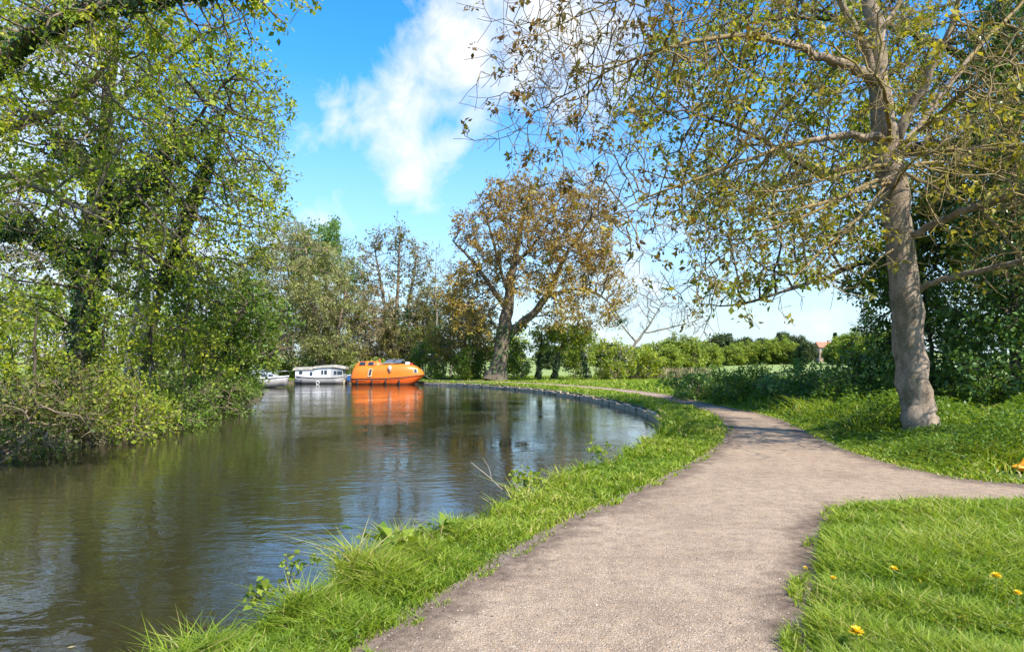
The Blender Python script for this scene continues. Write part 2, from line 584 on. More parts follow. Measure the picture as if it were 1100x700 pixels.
class Tree:
    def __init__(self, D):
        self.D = D
        self.pos, self.par, self.fix = [], [], []

    def poly(self, pts, Y0=None, first=False):
        """pts (px, py, radius[, Y]); starts at the nearest existing node"""
        W = []
        for p in pts:
            Y = p[3] if len(p) > 3 else Y0
            W.append(np.append(P(p[0], p[1], Y), p[2]))
        self.wpoly(np.array(W), first)

    def wpoly(self, W, first=False):
        W = poly_smooth(W, 2)
        W = resample(W, self.D * 0.8)
        if first or not self.pos:
            last = -1
            st = 0
        else:
            A = np.array(self.pos)
            last = int(np.argmin(np.linalg.norm(A - W[0, :3], axis=1)))
            st = 1
        for k in range(st, len(W)):
            j = R.normal(0, min(0.03, W[k, 3] * 0.3), 3) if 0 < k < len(W) - 1 else 0
            self.pos.append(W[k, :3] + j)
            self.par.append(last)
            self.fix.append(W[k, 3])
            last = len(self.pos) - 1

    def grow(self, A, dk=None, trop=(0, 0, 0), jit=0.18, iters=140, start_min_z=None):
        D = self.D
        dk = dk or D * 1.6
        Nn = np.array(self.pos)
        par = list(self.par)
        fix = list(self.fix)
        kids = {}
        sel = np.arange(len(Nn))
        if start_min_z is not None:
            ok = Nn[:, 2] >= start_min_z
            sel = sel[ok] if ok.any() else sel
        trop = np.array(trop)
        d = np.full(len(A), 1e9)
        near = np.zeros(len(A), int)

        def upd(idx):
            nonlocal d, near
            B = Nn[idx]
            m = (A * A).sum(1)[:, None] + (B * B).sum(1)[None] - 2 * A @ B.T
            j = m.argmin(1)
            v = np.sqrt(np.maximum(m[np.arange(len(A)), j], 0))
            bt = v < d
            d[bt] = v[bt]
            near[bt] = idx[j[bt]]
        upd(sel)
        for it in range(iters):
            keep = d > dk
            A, d, near = A[keep], d[keep], near[keep]
            if len(A) == 0 or len(Nn) > 14000:
                break
            v = norm(A - Nn[near])
            uq, inv = np.unique(near, return_inverse=True)
            S = np.zeros((len(uq), 3))
            np.add.at(S, inv, v)
            dr = norm(norm(S) + trop + R.normal(0, jit, S.shape))
            new = Nn[uq] + dr * D
            good = []
            dead = set()
            for k, u in enumerate(uq):
                ok = True
                for c in kids.get(int(u), ()):
                    if np.abs(Nn[c] - new[k]).sum() < 0.45 * D:
                        ok = False
                        break
                if ok and len(kids.get(int(u), ())) < 4:
                    good.append(k)
                else:
                    dead.add(int(u))
            if dead:
                bad = np.isin(near, list(dead))
                # an attractor that keeps producing the same twig is given up
                d[bad] = 0
            if not good:
                continue
            base = len(Nn)
            Nn = np.vstack([Nn, new[good]])
            for q, k in enumerate(good):
                par.append(int(uq[k]))
                fix.append(0.0)
                kids.setdefault(int(uq[k]), []).append(base + q)
            upd(np.arange(base, len(Nn)))
        self.pos, self.par, self.fix = list(Nn), par, fix

    def twigs(self, m, L, spread=0.8, trop=(0, 0, 0), maxdesc=6, seg=2, which=None):
        """fine side shoots on the outer branches"""
        pos = np.array(self.pos)
        par = np.array(self.par)
        n = len(pos)
        desc = np.ones(n, int)
        for i in range(n - 1, 0, -1):
            if par[i] >= 0:
                desc[par[i]] += desc[i]
        sel = np.where((desc <= maxdesc) & (par >= 0) & (np.array(self.fix) == 0))[0]
        if which is not None:
            sel = sel[which(pos[sel])]
        sel = np.repeat(sel, m)
        dr = norm(pos[sel] - pos[par[sel]])
        cur, cp = pos[sel], sel
        dr = norm(dr * 0.6 + rand_unit(len(sel)) * spread + np.array(trop))
        LL = L * R.uniform(.5, 1.3, (len(sel), 1)) / seg
        new_idx = []
        for s in range(seg):
            cur = cur + dr * LL
            base = len(self.pos)
            self.pos.extend(list(cur))
            self.par.extend([int(c) for c in cp])
            self.fix.extend([0.0] * len(cur))
            cp = np.arange(base, base + len(cur))
            new_idx.append(cp)
            dr = norm(dr + rand_unit(len(sel)) * 0.25 + np.array(trop) * 0.6)
        self.tw = np.concatenate(new_idx)
        return self.tw

    def radii(self, rt, e=2.25):
        n = len(self.pos)
        par = self.par
        acc = np.zeros(n)
        r = np.zeros(n)
        for i in range(n - 1, -1, -1):
            r[i] = max(acc[i] ** (1 / e), rt)
            if self.fix[i] > 0:
                r[i] = self.fix[i]
            if par[i] >= 0:
                acc[par[i]] += r[i] ** e if self.fix[i] == 0 else 0.0
        for i in range(n):
            if par[i] >= 0 and self.fix[i] == 0:
                r[i] = min(r[i], r[par[i]] * 0.92 if self.fix[par[i]] > 0 else r[par[i]])
                r[i] = max(r[i], rt * 0.6)
        self.r = r
        return r

    def wood(self, origin, mats, near=1.0, flare=None, thick_split=None, classes=((.075, 14), (.02, 6), (0, 3))):
        pos = np.array(self.pos)
        par = np.array(self.par)
        r = self.r.copy()
        n = len(pos)
        main = np.full(n, -1)
        best = np.zeros(n)
        for i in range(n):
            p = par[i]
            if p >= 0 and r[i] > best[p]:
                best[p] = r[i]
                main[p] = i
        inn = np.zeros((n, 3))
        h = par >= 0
        inn[h] = norm(pos[h] - pos[par[h]])
        tan = inn.copy()
        hm = main >= 0
        tan[hm] += inn[main[hm]]
        tan[~h] = inn[np.maximum(main[~h], 0)]
        tan = norm(tan)
        ref = np.array([.25, .93, .2])

        cls = np.zeros(n, int)
        for ci, (th, k) in enumerate(classes):
            cls[(r < (classes[ci - 1][0] if ci else 1e9)) & (r >= th)] = ci
        V, faces, fr = [], [], []
        off = 0

        def ring(p, t, rad, k):
            u = norm(np.cross(t, ref))
            w = np.cross(t, u)
            a = np.arange(k) * 2 * np.pi / k
            rr = rad[:, None] * np.ones(k)[None]
            if k >= 10:
                # uneven girth
                ph = p[:, 2:3] * 1.3
                rr = rr * (1 + .05 * np.sin(3 * a[None] + ph) + .04 * np.sin(5 * a[None] - 2.3 * ph) + .025 * np.sin(9 * a[None] + 7 * ph))
                if flare:
                    zt = np.clip(1 - (p[:, 2:3] - flare[0]) / flare[1], 0, 1) ** 2
                    rr = rr * (1 + zt * flare[2] * (0.35 + 0.65 * np.sin(1.5 * a[None] + 0.6) ** 2))
            return p[:, None] + (u[:, None] * np.cos(a)[None, :, None] + w[:, None] * np.sin(a)[None, :, None]) * rr[:, :, None]

        tint = []
        for ci, (th, k) in enumerate(classes):
            ids = np.where(cls == ci)[0]
            if not len(ids):
                continue
            loc = np.full(n, -1)
            loc[ids] = np.arange(len(ids))
            V.append(ring(pos[ids], tan[ids], r[ids], k).reshape(-1, 3))
            e = ids[par[ids] >= 0]
            pe = par[e]
            shared = (cls[pe] == ci) & (main[pe] == e)
            s0 = np.empty(len(e), int)
            s0[shared] = loc[pe[shared]]
            ns = np.where(~shared)[0]
            if len(ns):
                rad = np.minimum(r[e[ns]] * 1.15, r[pe[ns]])
                V.append(ring(pos[pe[ns]], inn[e[ns]], rad, k).reshape(-1, 3))
                s0[ns] = len(ids) + np.arange(len(ns))
            s1 = loc[e]
            a = np.arange(k)
            b = (a + 1) % k
            q = np.stack([s0[:, None] * k + a, s0[:, None] * k + b, s1[:, None] * k + b, s1[:, None] * k + a], 2).reshape(-1, 4) + off
            faces.append(q)
            fr.append(np.repeat(np.full(len(e), ci), k))
            off += (len(ids) + len(ns)) * k
        V = np.vstack(V) - origin
        fq = np.vstack(faces)
        me = mesh_np(V, [fq], mats, True)
        if isinstance(mats, list) and len(mats) > 1:
            mi = np.concatenate(fr)
            me.polygons.foreach_set('material_index', np.minimum(mi, len(mats) - 1).astype(np.int32))
        return me

    def leaves(self, origin, mat, per, size, aspect=0.6, idx=None, scatter=0.1, droop=0.2, up=0.6, var=0.55, keep=1.0, zone=None, clumps=True):
        pos = np.array(self.pos)
        par = np.array(self.par)
        if idx is None:
            idx = self.tw
        idx = np.asarray(idx)
        if keep < 1:
            idx = idx[R.uniform(size=len(idx)) < keep]
        if clumps:
            wl = self.D * 5.5
            q = pos[idx]
            v = np.zeros(len(idx))
            for _ in range(7):
                d = rand_unit(1)[0] * (6.283 / wl) * R.uniform(.6, 1.5)
                v += np.sin(q @ d + R.uniform(0, 6.28))
            idx = idx[R.uniform(size=len(idx)) < np.clip(.62 + .26 * v, .10, 1)]
        clump = R.normal(0, .16, len(pos))[idx // 12]            # neighbouring shoots share a tint
        if zone is not None:
            clump = clump + zone(pos[idx])
        k = np.repeat(np.arange(len(idx)), per)
        ii = idx[k]
        p = pos[ii] + R.normal(0, scatter, (len(ii), 3))
        out = norm(pos[ii] - pos[par[ii]])
        a = norm(out * 0.4 + rand_unit(len(ii)) * 0.9 + np.array([0, 0, -droop]))
        nr = norm(rand_unit(len(ii)) + np.array([0, 0, up]))
        L = size * R.uniform(1 - var, 1 + var, len(ii)) * R.uniform(.65, 1.35, len(idx))[k]
        rnd = np.clip(0.5 + clump[k] + R.normal(0, .2, len(ii)), 0, 1)
        return leaves_mesh(p - origin, a, nr, L, L * aspect, rnd, mat)


def ivy_mesh(tree, origin, z0, z1, r0, r1, n, size, mat, cond=None):
    """ivy leaves wrapped round the thick wood between two heights"""
    pos = np.array(tree.pos)
    par = np.array(tree.par)
    ok = (np.array(tree.fix) > 0) & (pos[:, 2] > z0) & (pos[:, 2] < z1) & (par >= 0)
    if cond is not None:
        ok &= cond(pos)
    ids = np.where(ok)[0]
    i = R.choice(ids, n)
    t = R.uniform(size=(n, 1))
    c = pos[i] * t + pos[par[i]] * (1 - t)
    u = rand_unit(n)
    ax = norm(pos[i] - pos[par[i]])
    u = norm(u - (u * ax).sum(1, keepdims=True) * ax)
    h = (c[:, 2] - z0) / (z1 - z0)
    rr = (r0 + (r1 - r0) * h) * (0.75 + 0.35 * np.sin(c[:, 2] * 4.1 + np.arctan2(u[:, 1], u[:, 0]) * 2) * np.sin(c[:, 2] * 1.7)) * R.uniform(.45, 1.08, n)
    p = c + u * np.maximum(rr, tree.r[i] + .02)[:, None]
    a = norm(rand_unit(n) * 0.7 + np.array([0, 0, -.8]) + u * 0.3)
    nr = norm(u + rand_unit(n) * 0.6 + np.array([0, 0, .4]))
    L = size * R.uniform(.6, 1.3, n)
    return leaves_mesh(p - origin, a, nr, L, L * .85, np.clip(R.normal(.5, .25, n), 0, 1), mat)


def finish(t, name, label, cat, base, bark, leaf=None, group=None, leafargs=None, extra=None, woodargs=None):
    root = thing(name, label, cat, base, 0, group)
    o = np.array(base, float)
    obj('trunk', t.wood(o, bark, **(woodargs or {})), root)
    if leaf is not None:
        obj('crown', t.leaves(o, leaf, **leafargs), root)
    return root


def simple_tree(name, label, cat, base, stems, blobs, bark, leaf, D=0.5, rt=.012, tw=3, twl=.6, per=3, size=.16, group=None, trop=(0, 0, .05),
                dk=None, limbs=(), scatter=.12, aspect=.6, maxdesc=6, keep=1.0, min_z=None, twtrop=(0, 0, 0), ivy=None, zone=None,
                classes=((.075, 12), (.02, 5), (0, 3)), jit=.18, flare=None, spread=.8, droop=.2, up=.6, crown_name='crown', dens=2.0, fol=2.0):
    fol = fol * 1.35
    bx, by, Y = base
    t = Tree(D)
    for s in stems:
        t.poly(s, Y, first=True)
    for l in limbs:
        t.poly(l, Y)
    dk = (dk or D * 1.6) * .72
    D2 = D * .85
    t.D = D2
    t.grow(blob_pts([(*q[:6], int(q[6] * dens), *q[7:]) for q in blobs]), dk, trop, jit, start_min_z=min_z)
    t.twigs(tw, twl, spread, twtrop, maxdesc)
    t.radii(rt)
    b = np.array(P(bx, by, Y))
    b[2] = max(float(t.pos[0][2]), -0.4)
    root = thing(name, label, cat, b, 0, group)
    obj('trunk', t.wood(b, bark, flare=flare, classes=classes), root)
    if leaf is not None:
        obj(crown_name, t.leaves(b, leaf, max(1, int(round(per * fol))), size, aspect, None, scatter, droop, up, keep=keep, zone=zone), root)
    for iv in (ivy or ()):
        obj('ivy', ivy_mesh(t, b, *iv), root)
    return root, t


def ground_py(Y, z=0.0):
    return HY + (CAMZ - z) / Y * F


# ------------------------------------------------------------------ the trees and shrubs of the place
def right_maple():
    Y = 14.0
    t = Tree(0.24)
    pw = lambda w: w / 2 / F * Y * .94
    t.poly([(991, ground_py(Y, -.1), pw(43)), (989.5, 466, pw(40)), (987.5, 452, pw(36.5)), (983, 420, pw(33.5)), (975, 345, pw(32)), (966, 270, pw(29)), (959, 205, pw(28)),
            (952, 150, pw(27)), (945, 92, pw(21)), (939, 40, pw(18)), (933, -40, pw(14)), (928, -130, pw(9)), (925, -200, pw(4))], Y, True)
    limbs = [
        [(948, 92, .13, 14), (918, 72, .105, 13.8), (882, 60, .085, 13.5), (840, 43, .065, 13.2), (790, 38, .05, 12.9), (735, 46, .036, 12.6), (680, 62, .026, 12.3), (625, 92, .016, 12), (575, 120, .010, 12)],
        [(954, 152, .10, 14), (926, 145, .085, 13.8), (895, 147, .065, 13.5), (850, 155, .045, 13.2), (800, 172, .034, 12.9), (740, 196, .026, 12.6), (690, 213, .019, 12.5), (640, 240, .012, 12.4)],
        [(962, 190, .055, 13.9), (930, 197, .042, 13.5), (890, 222, .032, 13.1), (840, 240, .024, 12.8), (790, 262, .017, 12.6), (745, 300, .010, 12.5)],
        [(960, 175, .05, 14), (932, 180, .04, 13.6), (895, 190, .030, 13), (850, 205, .022, 12.6), (800, 205, .016, 12.4), (745, 225, .010, 12.2)],
        [(962, 152, .11, 14), (982, 112, .09, 13.8), (1003, 72, .075, 13.6), (1024, 22, .055, 13.4), (1040, -45, .035, 13.2), (1052, -110, .02, 13)],
        [(966, 165, .075, 14.1), (1000, 120, .065, 14.4), (1040, 62, .05, 14.8), (1080, 22, .04, 15.1), (1130, -30, .02, 15.4)],
        [(972, 256, .075, 14), (1005, 239, .07, 13.5), (1050, 221, .066, 12.7), (1100, 206, .06, 11.8), (1170, 185, .055, 10.9), (1260, 150, .04, 10.2), (1350, 110, .015, 9.6)],
        [(1050, 221, .035, 12.7), (1078, 250, .03, 12.2), (1110, 300, .02, 11.6)],
        [(1055, 219, .035, 12.6), (1082, 172, .03, 12.0), (1125, 130, .02, 11.4)],
        [(961, 200, .045, 14), (930, 228, .038, 13), (890, 262, .03, 12), (852, 300, .015, 11.2)],
        [(960, 195, .04, 14), (922, 205, .034, 12.8), (870, 222, .026, 11.6), (815, 236, .012, 10.8)],
        [(979, 316, .06, 14), (1005, 302, .06, 13.6), (1055, 290, .056, 12.9), (1110, 277, .052, 12.2), (1180, 258, .048, 11.2), (1270, 235, .026, 10.4), (1350, 200, .012, 9.8)],
        [(960, 170, .045, 14), (1000, 161, .04, 13.2), (1060, 162, .036, 12.4), (1140, 150, .03, 11.6), (1230, 100, .022, 11.0), (1320, 50, .012, 10.4)],
        [(961, 182, .04, 14), (1010, 172, .03, 14.3), (1060, 182, .024, 14.6), (1120, 196, .014, 14.8)],
        [(945, 95, .09, 14), (928, 45, .075, 13.7), (900, -5, .055, 13.4), (860, -55, .035, 13.1), (800, -90, .02, 12.8)],
        [(939, 40, .06, 14), (962, 10, .05, 14.2), (1000, -40, .035, 14.5), (1030, -110, .02, 14.8)],
        [(935, -20, .06, 14), (885, -42, .05, 13.6), (810, -38, .036, 13), (720, -20, .026, 12.6), (640, 8, .016, 12.2), (575, 40, .009, 12)],
        [(957, 160, .05, 14), (955, 120, .045, 13.2), (948, 95, .035, 12.4), (940, 80, .02, 11.6)],
        [(959, 185, .045, 14), (985, 190, .036, 13.3), (1010, 205, .028, 12.8), (1035, 215, .016, 12.4)],
        [(958, 190, .035, 14), (940, 214, .028, 13.5), (915, 240, .020, 13.1), (880, 290, .010, 12.8)],
        [(964, 160, .05, 14), (1000, 130, .04, 12.8), (1040, 95, .03, 11.7), (1078, 62, .012, 10.6)],
        [(958, 205, .04, 14), (965, 190, .034, 13), (975, 178, .026, 11.9), (985, 170, .012, 10.9)],
        [(966, 262, .028, 14), (935, 285, .020, 13.5), (918, 310, .010, 13.1)],
    ]
    for l in limbs:
        t.poly(l)
    A = blob_pts([(640, 70, 110, 75, 12.3, 1.8, 620, 50), (720, 40, 120, 70, 12.7, 2, 330, 26), (620, 190, 75, 60, 12.3, 1.3, 120, 16),
                  (740, 200, 110, 65, 12.6, 1.6, 280, 26), (770, 290, 50, 40, 12.6, 1.0, 70, 9), (850, 110, 110, 90, 13.0, 2, 250, 24),
                  (860, 240, 90, 60, 12.9, 1.5, 170, 18), (760, -80, 200, 80, 12.8, 2.5, 220), (950, -120, 170, 100, 14, 3, 260),
                  (1040, 60, 110, 110, 14.2, 2.5, 260, 26), (1090, 190, 100, 60, 11.8, 1.5, 340, 28), (1110, 270, 70, 35, 12.0, 1.2, 160, 14), (1150, 120, 90, 90, 11.5, 1.6, 260, 22), (860, 250, 55, 40, 11.7, .8, 90, 10), (1230, 170, 130, 110, 10.8, 1.5, 230, 20), (1250, 60, 120, 80, 11.5, 1.8, 90, 9),
                  (1000, 150, 70, 60, 13.2, 1.4, 90, 12), (930, 40, 100, 80, 12.4, 1.4, 110, 14), (1060, 80, 70, 60, 11.2, .9, 90, 12), (975, 190, 50, 30, 11.4, .9, 40, 8)])
    A = np.vstack([A, A + R.normal(0, .35, A.shape), R.normal((8.7, 10.4, 4.9), (.95, .7, .45), (300, 3))])
    t.grow(A, 0.27, (0, 0, 0), .25, start_min_z=3.2)
    t.twigs(2, .42, .75, (0, 0, .05), 4)
    t.radii(.0055, 2.3)
    b = np.array([P(990, 474, Y)[0], Y, 0])
    root = thing('maple_tree', 'tall pale barked tree with bronze young leaves standing beside the path fork', 'tree', b)
    me = t.wood(b, [M['bark_maple'], M['bark_twig'], M['bark_twig']], flare=(-.1, .8, .22), classes=((.05, 26), (.018, 7), (0, 3)))
    obj('trunk', me, root)
    # drooping bunches of small young leaves at the shoot ends
    sel = t.tw
    pos = np.array(t.pos)
    zone = lambda p: np.clip((p[:, 0] - 2.6) * 0.10, -.30, .36)
    sel = sel[(pos[sel][:, 0] < 10.4) | (R.uniform(size=len(sel)) < .3)]
    obj('crown', t.leaves(b, M['lf_maple'], 9, .10, .5, sel, .05, .45, .4, keep=.18, zone=zone), root)
    return t


def right_backdrop():
    # leafy tree behind the maple, its own trunk just out at the right edge
    Y = 22
    simple_tree('oak_tree', 'broad tree in fresh yellow green leaf arching behind the pale barked tree', 'tree', (1105, 460, Y),
                [[(1112, ground_py(Y, -.1), .42), (1100, 330, .36), (1088, 200, .32), (1082, 110, .26), (1078, 0, .2), (1070, -120, .1)]],
                [(760, 110, 95, 90, 21, 3, 260), (850, 70, 120, 110, 21, 3, 330), (850, 210, 120, 65, 21, 2.5, 300), (870, 285, 80, 35, 20.5, 2, 170), (790, 240, 70, 55, 20.5, 2, 120),
                 (960, 110, 110, 130, 21.5, 3, 300), (1050, 130, 110, 170, 21.5, 3, 420), (960, 290, 70, 50, 20.5, 2, 130), (780, 318, 50, 16, 20, 1, 50), (900, -60, 230, 90, 22, 3.5, 280),
                 (1000, 230, 70, 60, 21, 2, 120)],
                M['bark_dark'], M['lf_oak'], D=.45, rt=.008, tw=3, twl=.55, per=3, size=.155, dk=.62, scatter=.12, min_z=3, spread=.9, dens=1.3, fol=1.35,
                limbs=[[(1088, 190, .2, 22), (1010, 150, .17, 21.6), (930, 175, .15, 21.2), (885, 190, .13, 20.9), (850, 168, .10, 20.7), (800, 140, .06, 20.5), (740, 120, .03, 20.5)],
                       [(1095, 270, .15, 22), (1010, 262, .12, 21.4), (930, 280, .09, 21), (860, 308, .06, 20.6), (790, 330, .03, 20.2), (745, 325, .015, 20)],
                       [(1082, 90, .16, 22), (1000, 40, .12, 21.6), (910, 20, .08, 21.2), (820, 20, .05, 21)]])
    # dark evergreen shrubs under it
    simple_tree('holly_bush', 'dense dark glossy bush directly right of the pale trunk', 'bush', (1000, 430, 20.5),
                [[(1005, ground_py(20.5), .08), (1000, 360, .06), (990, 300, .03)], [(1040, ground_py(20.5), .08), (1040, 350, .06), (1045, 290, .03)]],
                [(975, 335, 62, 60, 20.5, 1.6, 150), (1020, 320, 60, 85, 20.8, 1.6, 230), (1005, 240, 48, 50, 21, 1.5, 110), (1000, 400, 70, 40, 20, 1.4, 120), (1050, 270, 60, 70, 21, 1.5, 150), (950, 385, 40, 35, 20.5, 1.2, 70)],
                M['bark_dark'], M['lf_dark'], D=.3, rt=.006, tw=3, twl=.35, per=4, size=.115, dk=.42, scatter=.10, droop=.35, up=.7)
    simple_tree('holly_bush', 'tallest dark evergreen bush at the right edge of the picture', 'bush', (1085, 440, 17.5),
                [[(1090, ground_py(17.5), .10), (1090, 300, .08), (1088, 150, .05)], [(1125, ground_py(17.5), .10), (1130, 280, .08), (1135, 120, .05)]],
                [(1085, 330, 55, 95, 17.6, 1.6, 260), (1100, 200, 45, 90, 17.8, 1.5, 190), (1130, 280, 70, 130, 17.5, 1.8, 220), (1060, 400, 50, 35, 17, 1.2, 90), (1110, 90, 40, 60, 18, 1.3, 80), (1062, 190, 45, 90, 18.6, 1.5, 220), (1105, 40, 60, 90, 18.6, 1.6, 220)],
                M['bark_dark'], M['lf_dark'], D=.3, rt=.006, tw=3, twl=.35, per=4, size=.11, dk=.42, scatter=.10, droop=.35, up=.7)
    # brambles along the far side of the path
    for (px, py, rx, ry, Y, lab, nm) in (
            (800, 415, 48, 19, 27, 'straggly low bramble beside the bend of the path', 1),
            (868, 413, 56, 16, 24, 'wide dark bramble in the shade left of the pale trunk', 2),
            (925, 408, 44, 19, 21, 'dark bramble touching the pale trunk from behind', 3),
            (750, 412, 34, 15, 31, 'small far bramble where the path narrows', 4)):
        simple_tree('bramble_bush', lab, 'bush', (px, 425, Y), [[(px - 12, ground_py(Y), .02), (px - 20, py, .012)], [(px + 12, ground_py(Y), .02), (px + 18, py, .012)]],
                    [(px, py, rx, ry, Y, 1.7, 150), (px, py + 12, rx * .9, ry * .6, Y - .6, 1.5, 60)], M['bark_brown'], M['lf_bramble'] if nm != 1 else M['lf_green'], D=.24, rt=.005, tw=3, twl=.35, per=4, size=.10, dk=.34,
                    scatter=.1, up=.8, droop=.1, group='brambles beyond the path')


def left_bank():
    # ivy clad tree
    simple_tree('ivy_clad_tree', 'tall tree with a thick ivy covered trunk on the left bank', 'tree', (85, 440, 19),
                [[(84, ground_py(19), .30), (88, 380, .26), (95, 300, .24), (106, 220, .21), (116, 130, .17), (122, 40, .12), (130, -70, .06)]],
                [(110, 100, 170, 110, 18.5, 3, 420), (60, 210, 120, 75, 17.5, 2.5, 270), (225, 150, 75, 110, 18.5, 2.5, 260), (130, -40, 180, 80, 19, 3, 220), (180, 265, 80, 40, 18, 2, 120),
                 (30, 300, 70, 40, 17, 1.6, 90), (265, 90, 38, 60, 18.5, 1.5, 70), (10, 60, 90, 40, 18, 2.5, 60)],
                M['bark_dark'], M['lf_left'], D=.4, rt=.007, tw=3, twl=.5, per=3, size=.11, dk=.55, scatter=.1, min_z=2.5, spread=.9, droop=.1, up=1.2, fol=1.15,
                limbs=[[(104, 240, .10), (150, 200, .08), (195, 150, .06), (240, 90, .03)], [(110, 190, .10), (70, 160, .08), (30, 120, .05), (-20, 90, .03)],
                       [(116, 120, .09), (160, 80, .07), (210, 40, .05), (260, 20, .02)], [(97, 290, .07), (60, 250, .05), (10, 240, .04), (-40, 250, .02)]],
                ivy=[(1.2, 8.2, .62, .42, 9000, .12, M['lf_ivy'])])
    simple_tree('ivy_clad_tree', 'leaning tree with ivy up its slanting upper trunk, behind the saplings', 'tree', (152, 430, 23),
                [[(150, ground_py(23), .15), (162, 350, .13), (180, 290, .12), (198, 240, .11), (218, 190, .09), (240, 130, .06), (254, 80, .03)]],
                [(235, 140, 70, 95, 23, 2.5, 330), (200, 230, 90, 55, 22.5, 2.2, 220), (270, 210, 40, 60, 23, 1.6, 130), (160, 290, 80, 45, 22.5, 2, 160), (255, 270, 40, 40, 23, 1.6, 90)],
                M['bark_dark'], M['lf_left'], D=.42, rt=.007, tw=3, twl=.5, per=3, size=.12, dk=.6, scatter=.1, min_z=3, spread=.9, up=1.1, fol=1.15,
                ivy=[(4.2, 9.2, .30, .22, 3600, .13, M['lf_ivy'])])
    # overhanging tree rooted beyond the left edge
    simple_tree('overhanging_tree', 'nearest tree on the left, its heavy limbs reaching in over the water', 'tree', (-262, 490, 11.2),
                [[(-262, ground_py(11.2), .34), (-245, 380, .30), (-200, 260, .26), (-130, 160, .22, 10.6), (-60, 105, .18, 10), (0, 66, .12, 9.5), (40, 36, .10, 9.2), (75, 12, .085, 9), (140, 2, .07, 8.8), (210, -14, .04, 8.6), (280, -18, .02, 8.5)]],
                [(60, 30, 120, 55, 9.2, 1.2, 200), (190, 0, 120, 28, 8.8, 1.0, 130), (285, -4, 45, 14, 8.5, .6, 36), (10, 150, 90, 40, 9.6, 1.3, 80), (100, 110, 80, 60, 9.8, 1.2, 120), (40, 220, 70, 40, 10, 1.0, 80), (-100, 20, 100, 60, 10, 2, 80)],
                M['bark_brown'], M['lf_left'], D=.22, rt=.0045, tw=3, twl=.3, per=3, size=.066, dk=.3, scatter=.05, min_z=3.5, spread=.9, up=1.2, keep=.8,
                limbs=[[(-130, 165, .13, 10.6), (-60, 150, .10, 10.2), (0, 144, .075, 10), (46, 125, .06, 9.9), (72, 106, .05, 9.8), (104, 85, .035, 9.8), (136, 28, .018, 9.7), (150, 5, .01, 9.7)],
                       [(-190, 250, .10, 11), (-90, 200, .07, 10.4), (0, 186, .05, 10.1), (40, 200, .04, 10), (82, 222, .025, 9.9), (120, 240, .012, 9.9)]],
                ivy=[(5.6, 8.0, .15, .11, 2000, .075, M['lf_ivy'], lambda p: (p[:, 0] > -9.5) & (p[:, 1] < 9.7))])
    # slim pale trunks
    for px, dx, lab in ((132, 16, 'leftmost of the three slim pale trunks behind the left bank'), (150, 8, 'middle slim pale trunk behind the left bank'),
                        (163, -4, 'right hand slim pale trunk behind the left bank')):
        Y = 27 + (px % 5) * .4
        simple_tree('slim_tree', lab, 'tree', (px, 430, Y), [[(px, ground_py(Y), .16), (px + dx * .5, 370, .13), (px + dx, 310, .10), (px + dx * 1.2, 240, .06), (px + dx * 1.3, 180, .03)]],
                    [(px + dx, 240, 42, 70, Y, 1.6, 130)], M['bark_pale'], M['lf_left'], D=.5, rt=.008, tw=2, twl=.6, per=3, size=.15, dk=.7, min_z=3.5, up=1.1, group='slim pale trunks on the left bank')
    simple_tree('sapling', 'thin dark upright sapling at the water side of the left bank', 'sapling', (198, 432, 21.5),
                [[(198, ground_py(21.5), .055), (197, 385, .048), (197, 345, .035), (205, 318, .018)]], [(200, 330, 30, 40, 21.5, .9, 50)],
                M['bark_dark'], M['lf_green'], D=.3, rt=.005, tw=2, twl=.4, per=3, size=.10, dk=.45, min_z=2.0)
    simple_tree('leaning_tree', 'low green tree leaning out over the canal from the left bank', 'tree', (232, 425, 27),
                [[(228, ground_py(27), .14), (250, 400, .12), (285, 382, .09), (315, 372, .05)], [(222, ground_py(27), .12), (240, 380, .10), (262, 330, .06)]],
                [(240, 335, 60, 48, 27, 2, 260), (266, 368, 30, 30, 27, 1.6, 150), (228, 385, 46, 34, 26.5, 1.6, 130), (280, 335, 22, 28, 28, 1.4, 70)],
                M['bark_dark'], M['lf_green'], D=.4, rt=.008, tw=3, twl=.5, per=4, size=.13, dk=.55, spread=.9, up=1.0)
    # undergrowth hanging over the water
    for (px, py, rx, ry, Y, mat, lab) in (
            (15, 455, 70, 34, 14.6, 'lf_under', 'brownish twiggy shrub low over the water at the left edge'),
            (75, 440, 52, 38, 16.4, 'lf_under', 'tangled shrub under the ivy covered trunk'),
            (130, 440, 50, 28, 17.3, 'lf_left', 'yellow green shrub over the water right of the ivy trunk'),
            (182, 432, 40, 26, 21, 'lf_green', 'leafy shrub at the foot of the thin dark sapling'),
            (232, 426, 38, 24, 25, 'lf_green', 'rounded green shrub under the leaning tree'),
            (246, 402, 27, 26, 29, 'lf_left', 'pale feathery bush spilling over the water before the grey cruiser'),
            (250, 416, 26, 22, 30, 'lf_green', 'dark green shrub at the tip of the left bank before the boats')):
        simple_tree('bank_shrub', lab, 'shrub', (px, 450, Y), [[(px - 10, ground_py(Y, -.1), .04), (px - 18, py, .02)], [(px + 10, ground_py(Y, -.1), .04), (px + 16, py - 5, .02)]],
                    [(px, py, rx, ry, Y, 1.5, 190), (px, py + ry * .55, rx * .95, ry * .35, Y - .9, .9, 70)], M['bark_brown'], M[mat], D=.25, rt=.006, tw=3, twl=.45, per=4, size=.085, dk=.36, scatter=.1, droop=.3, up=.9, fol=1.7 if mat == 'lf_under' else 1.9,
                    group='shrubs along the left bank')
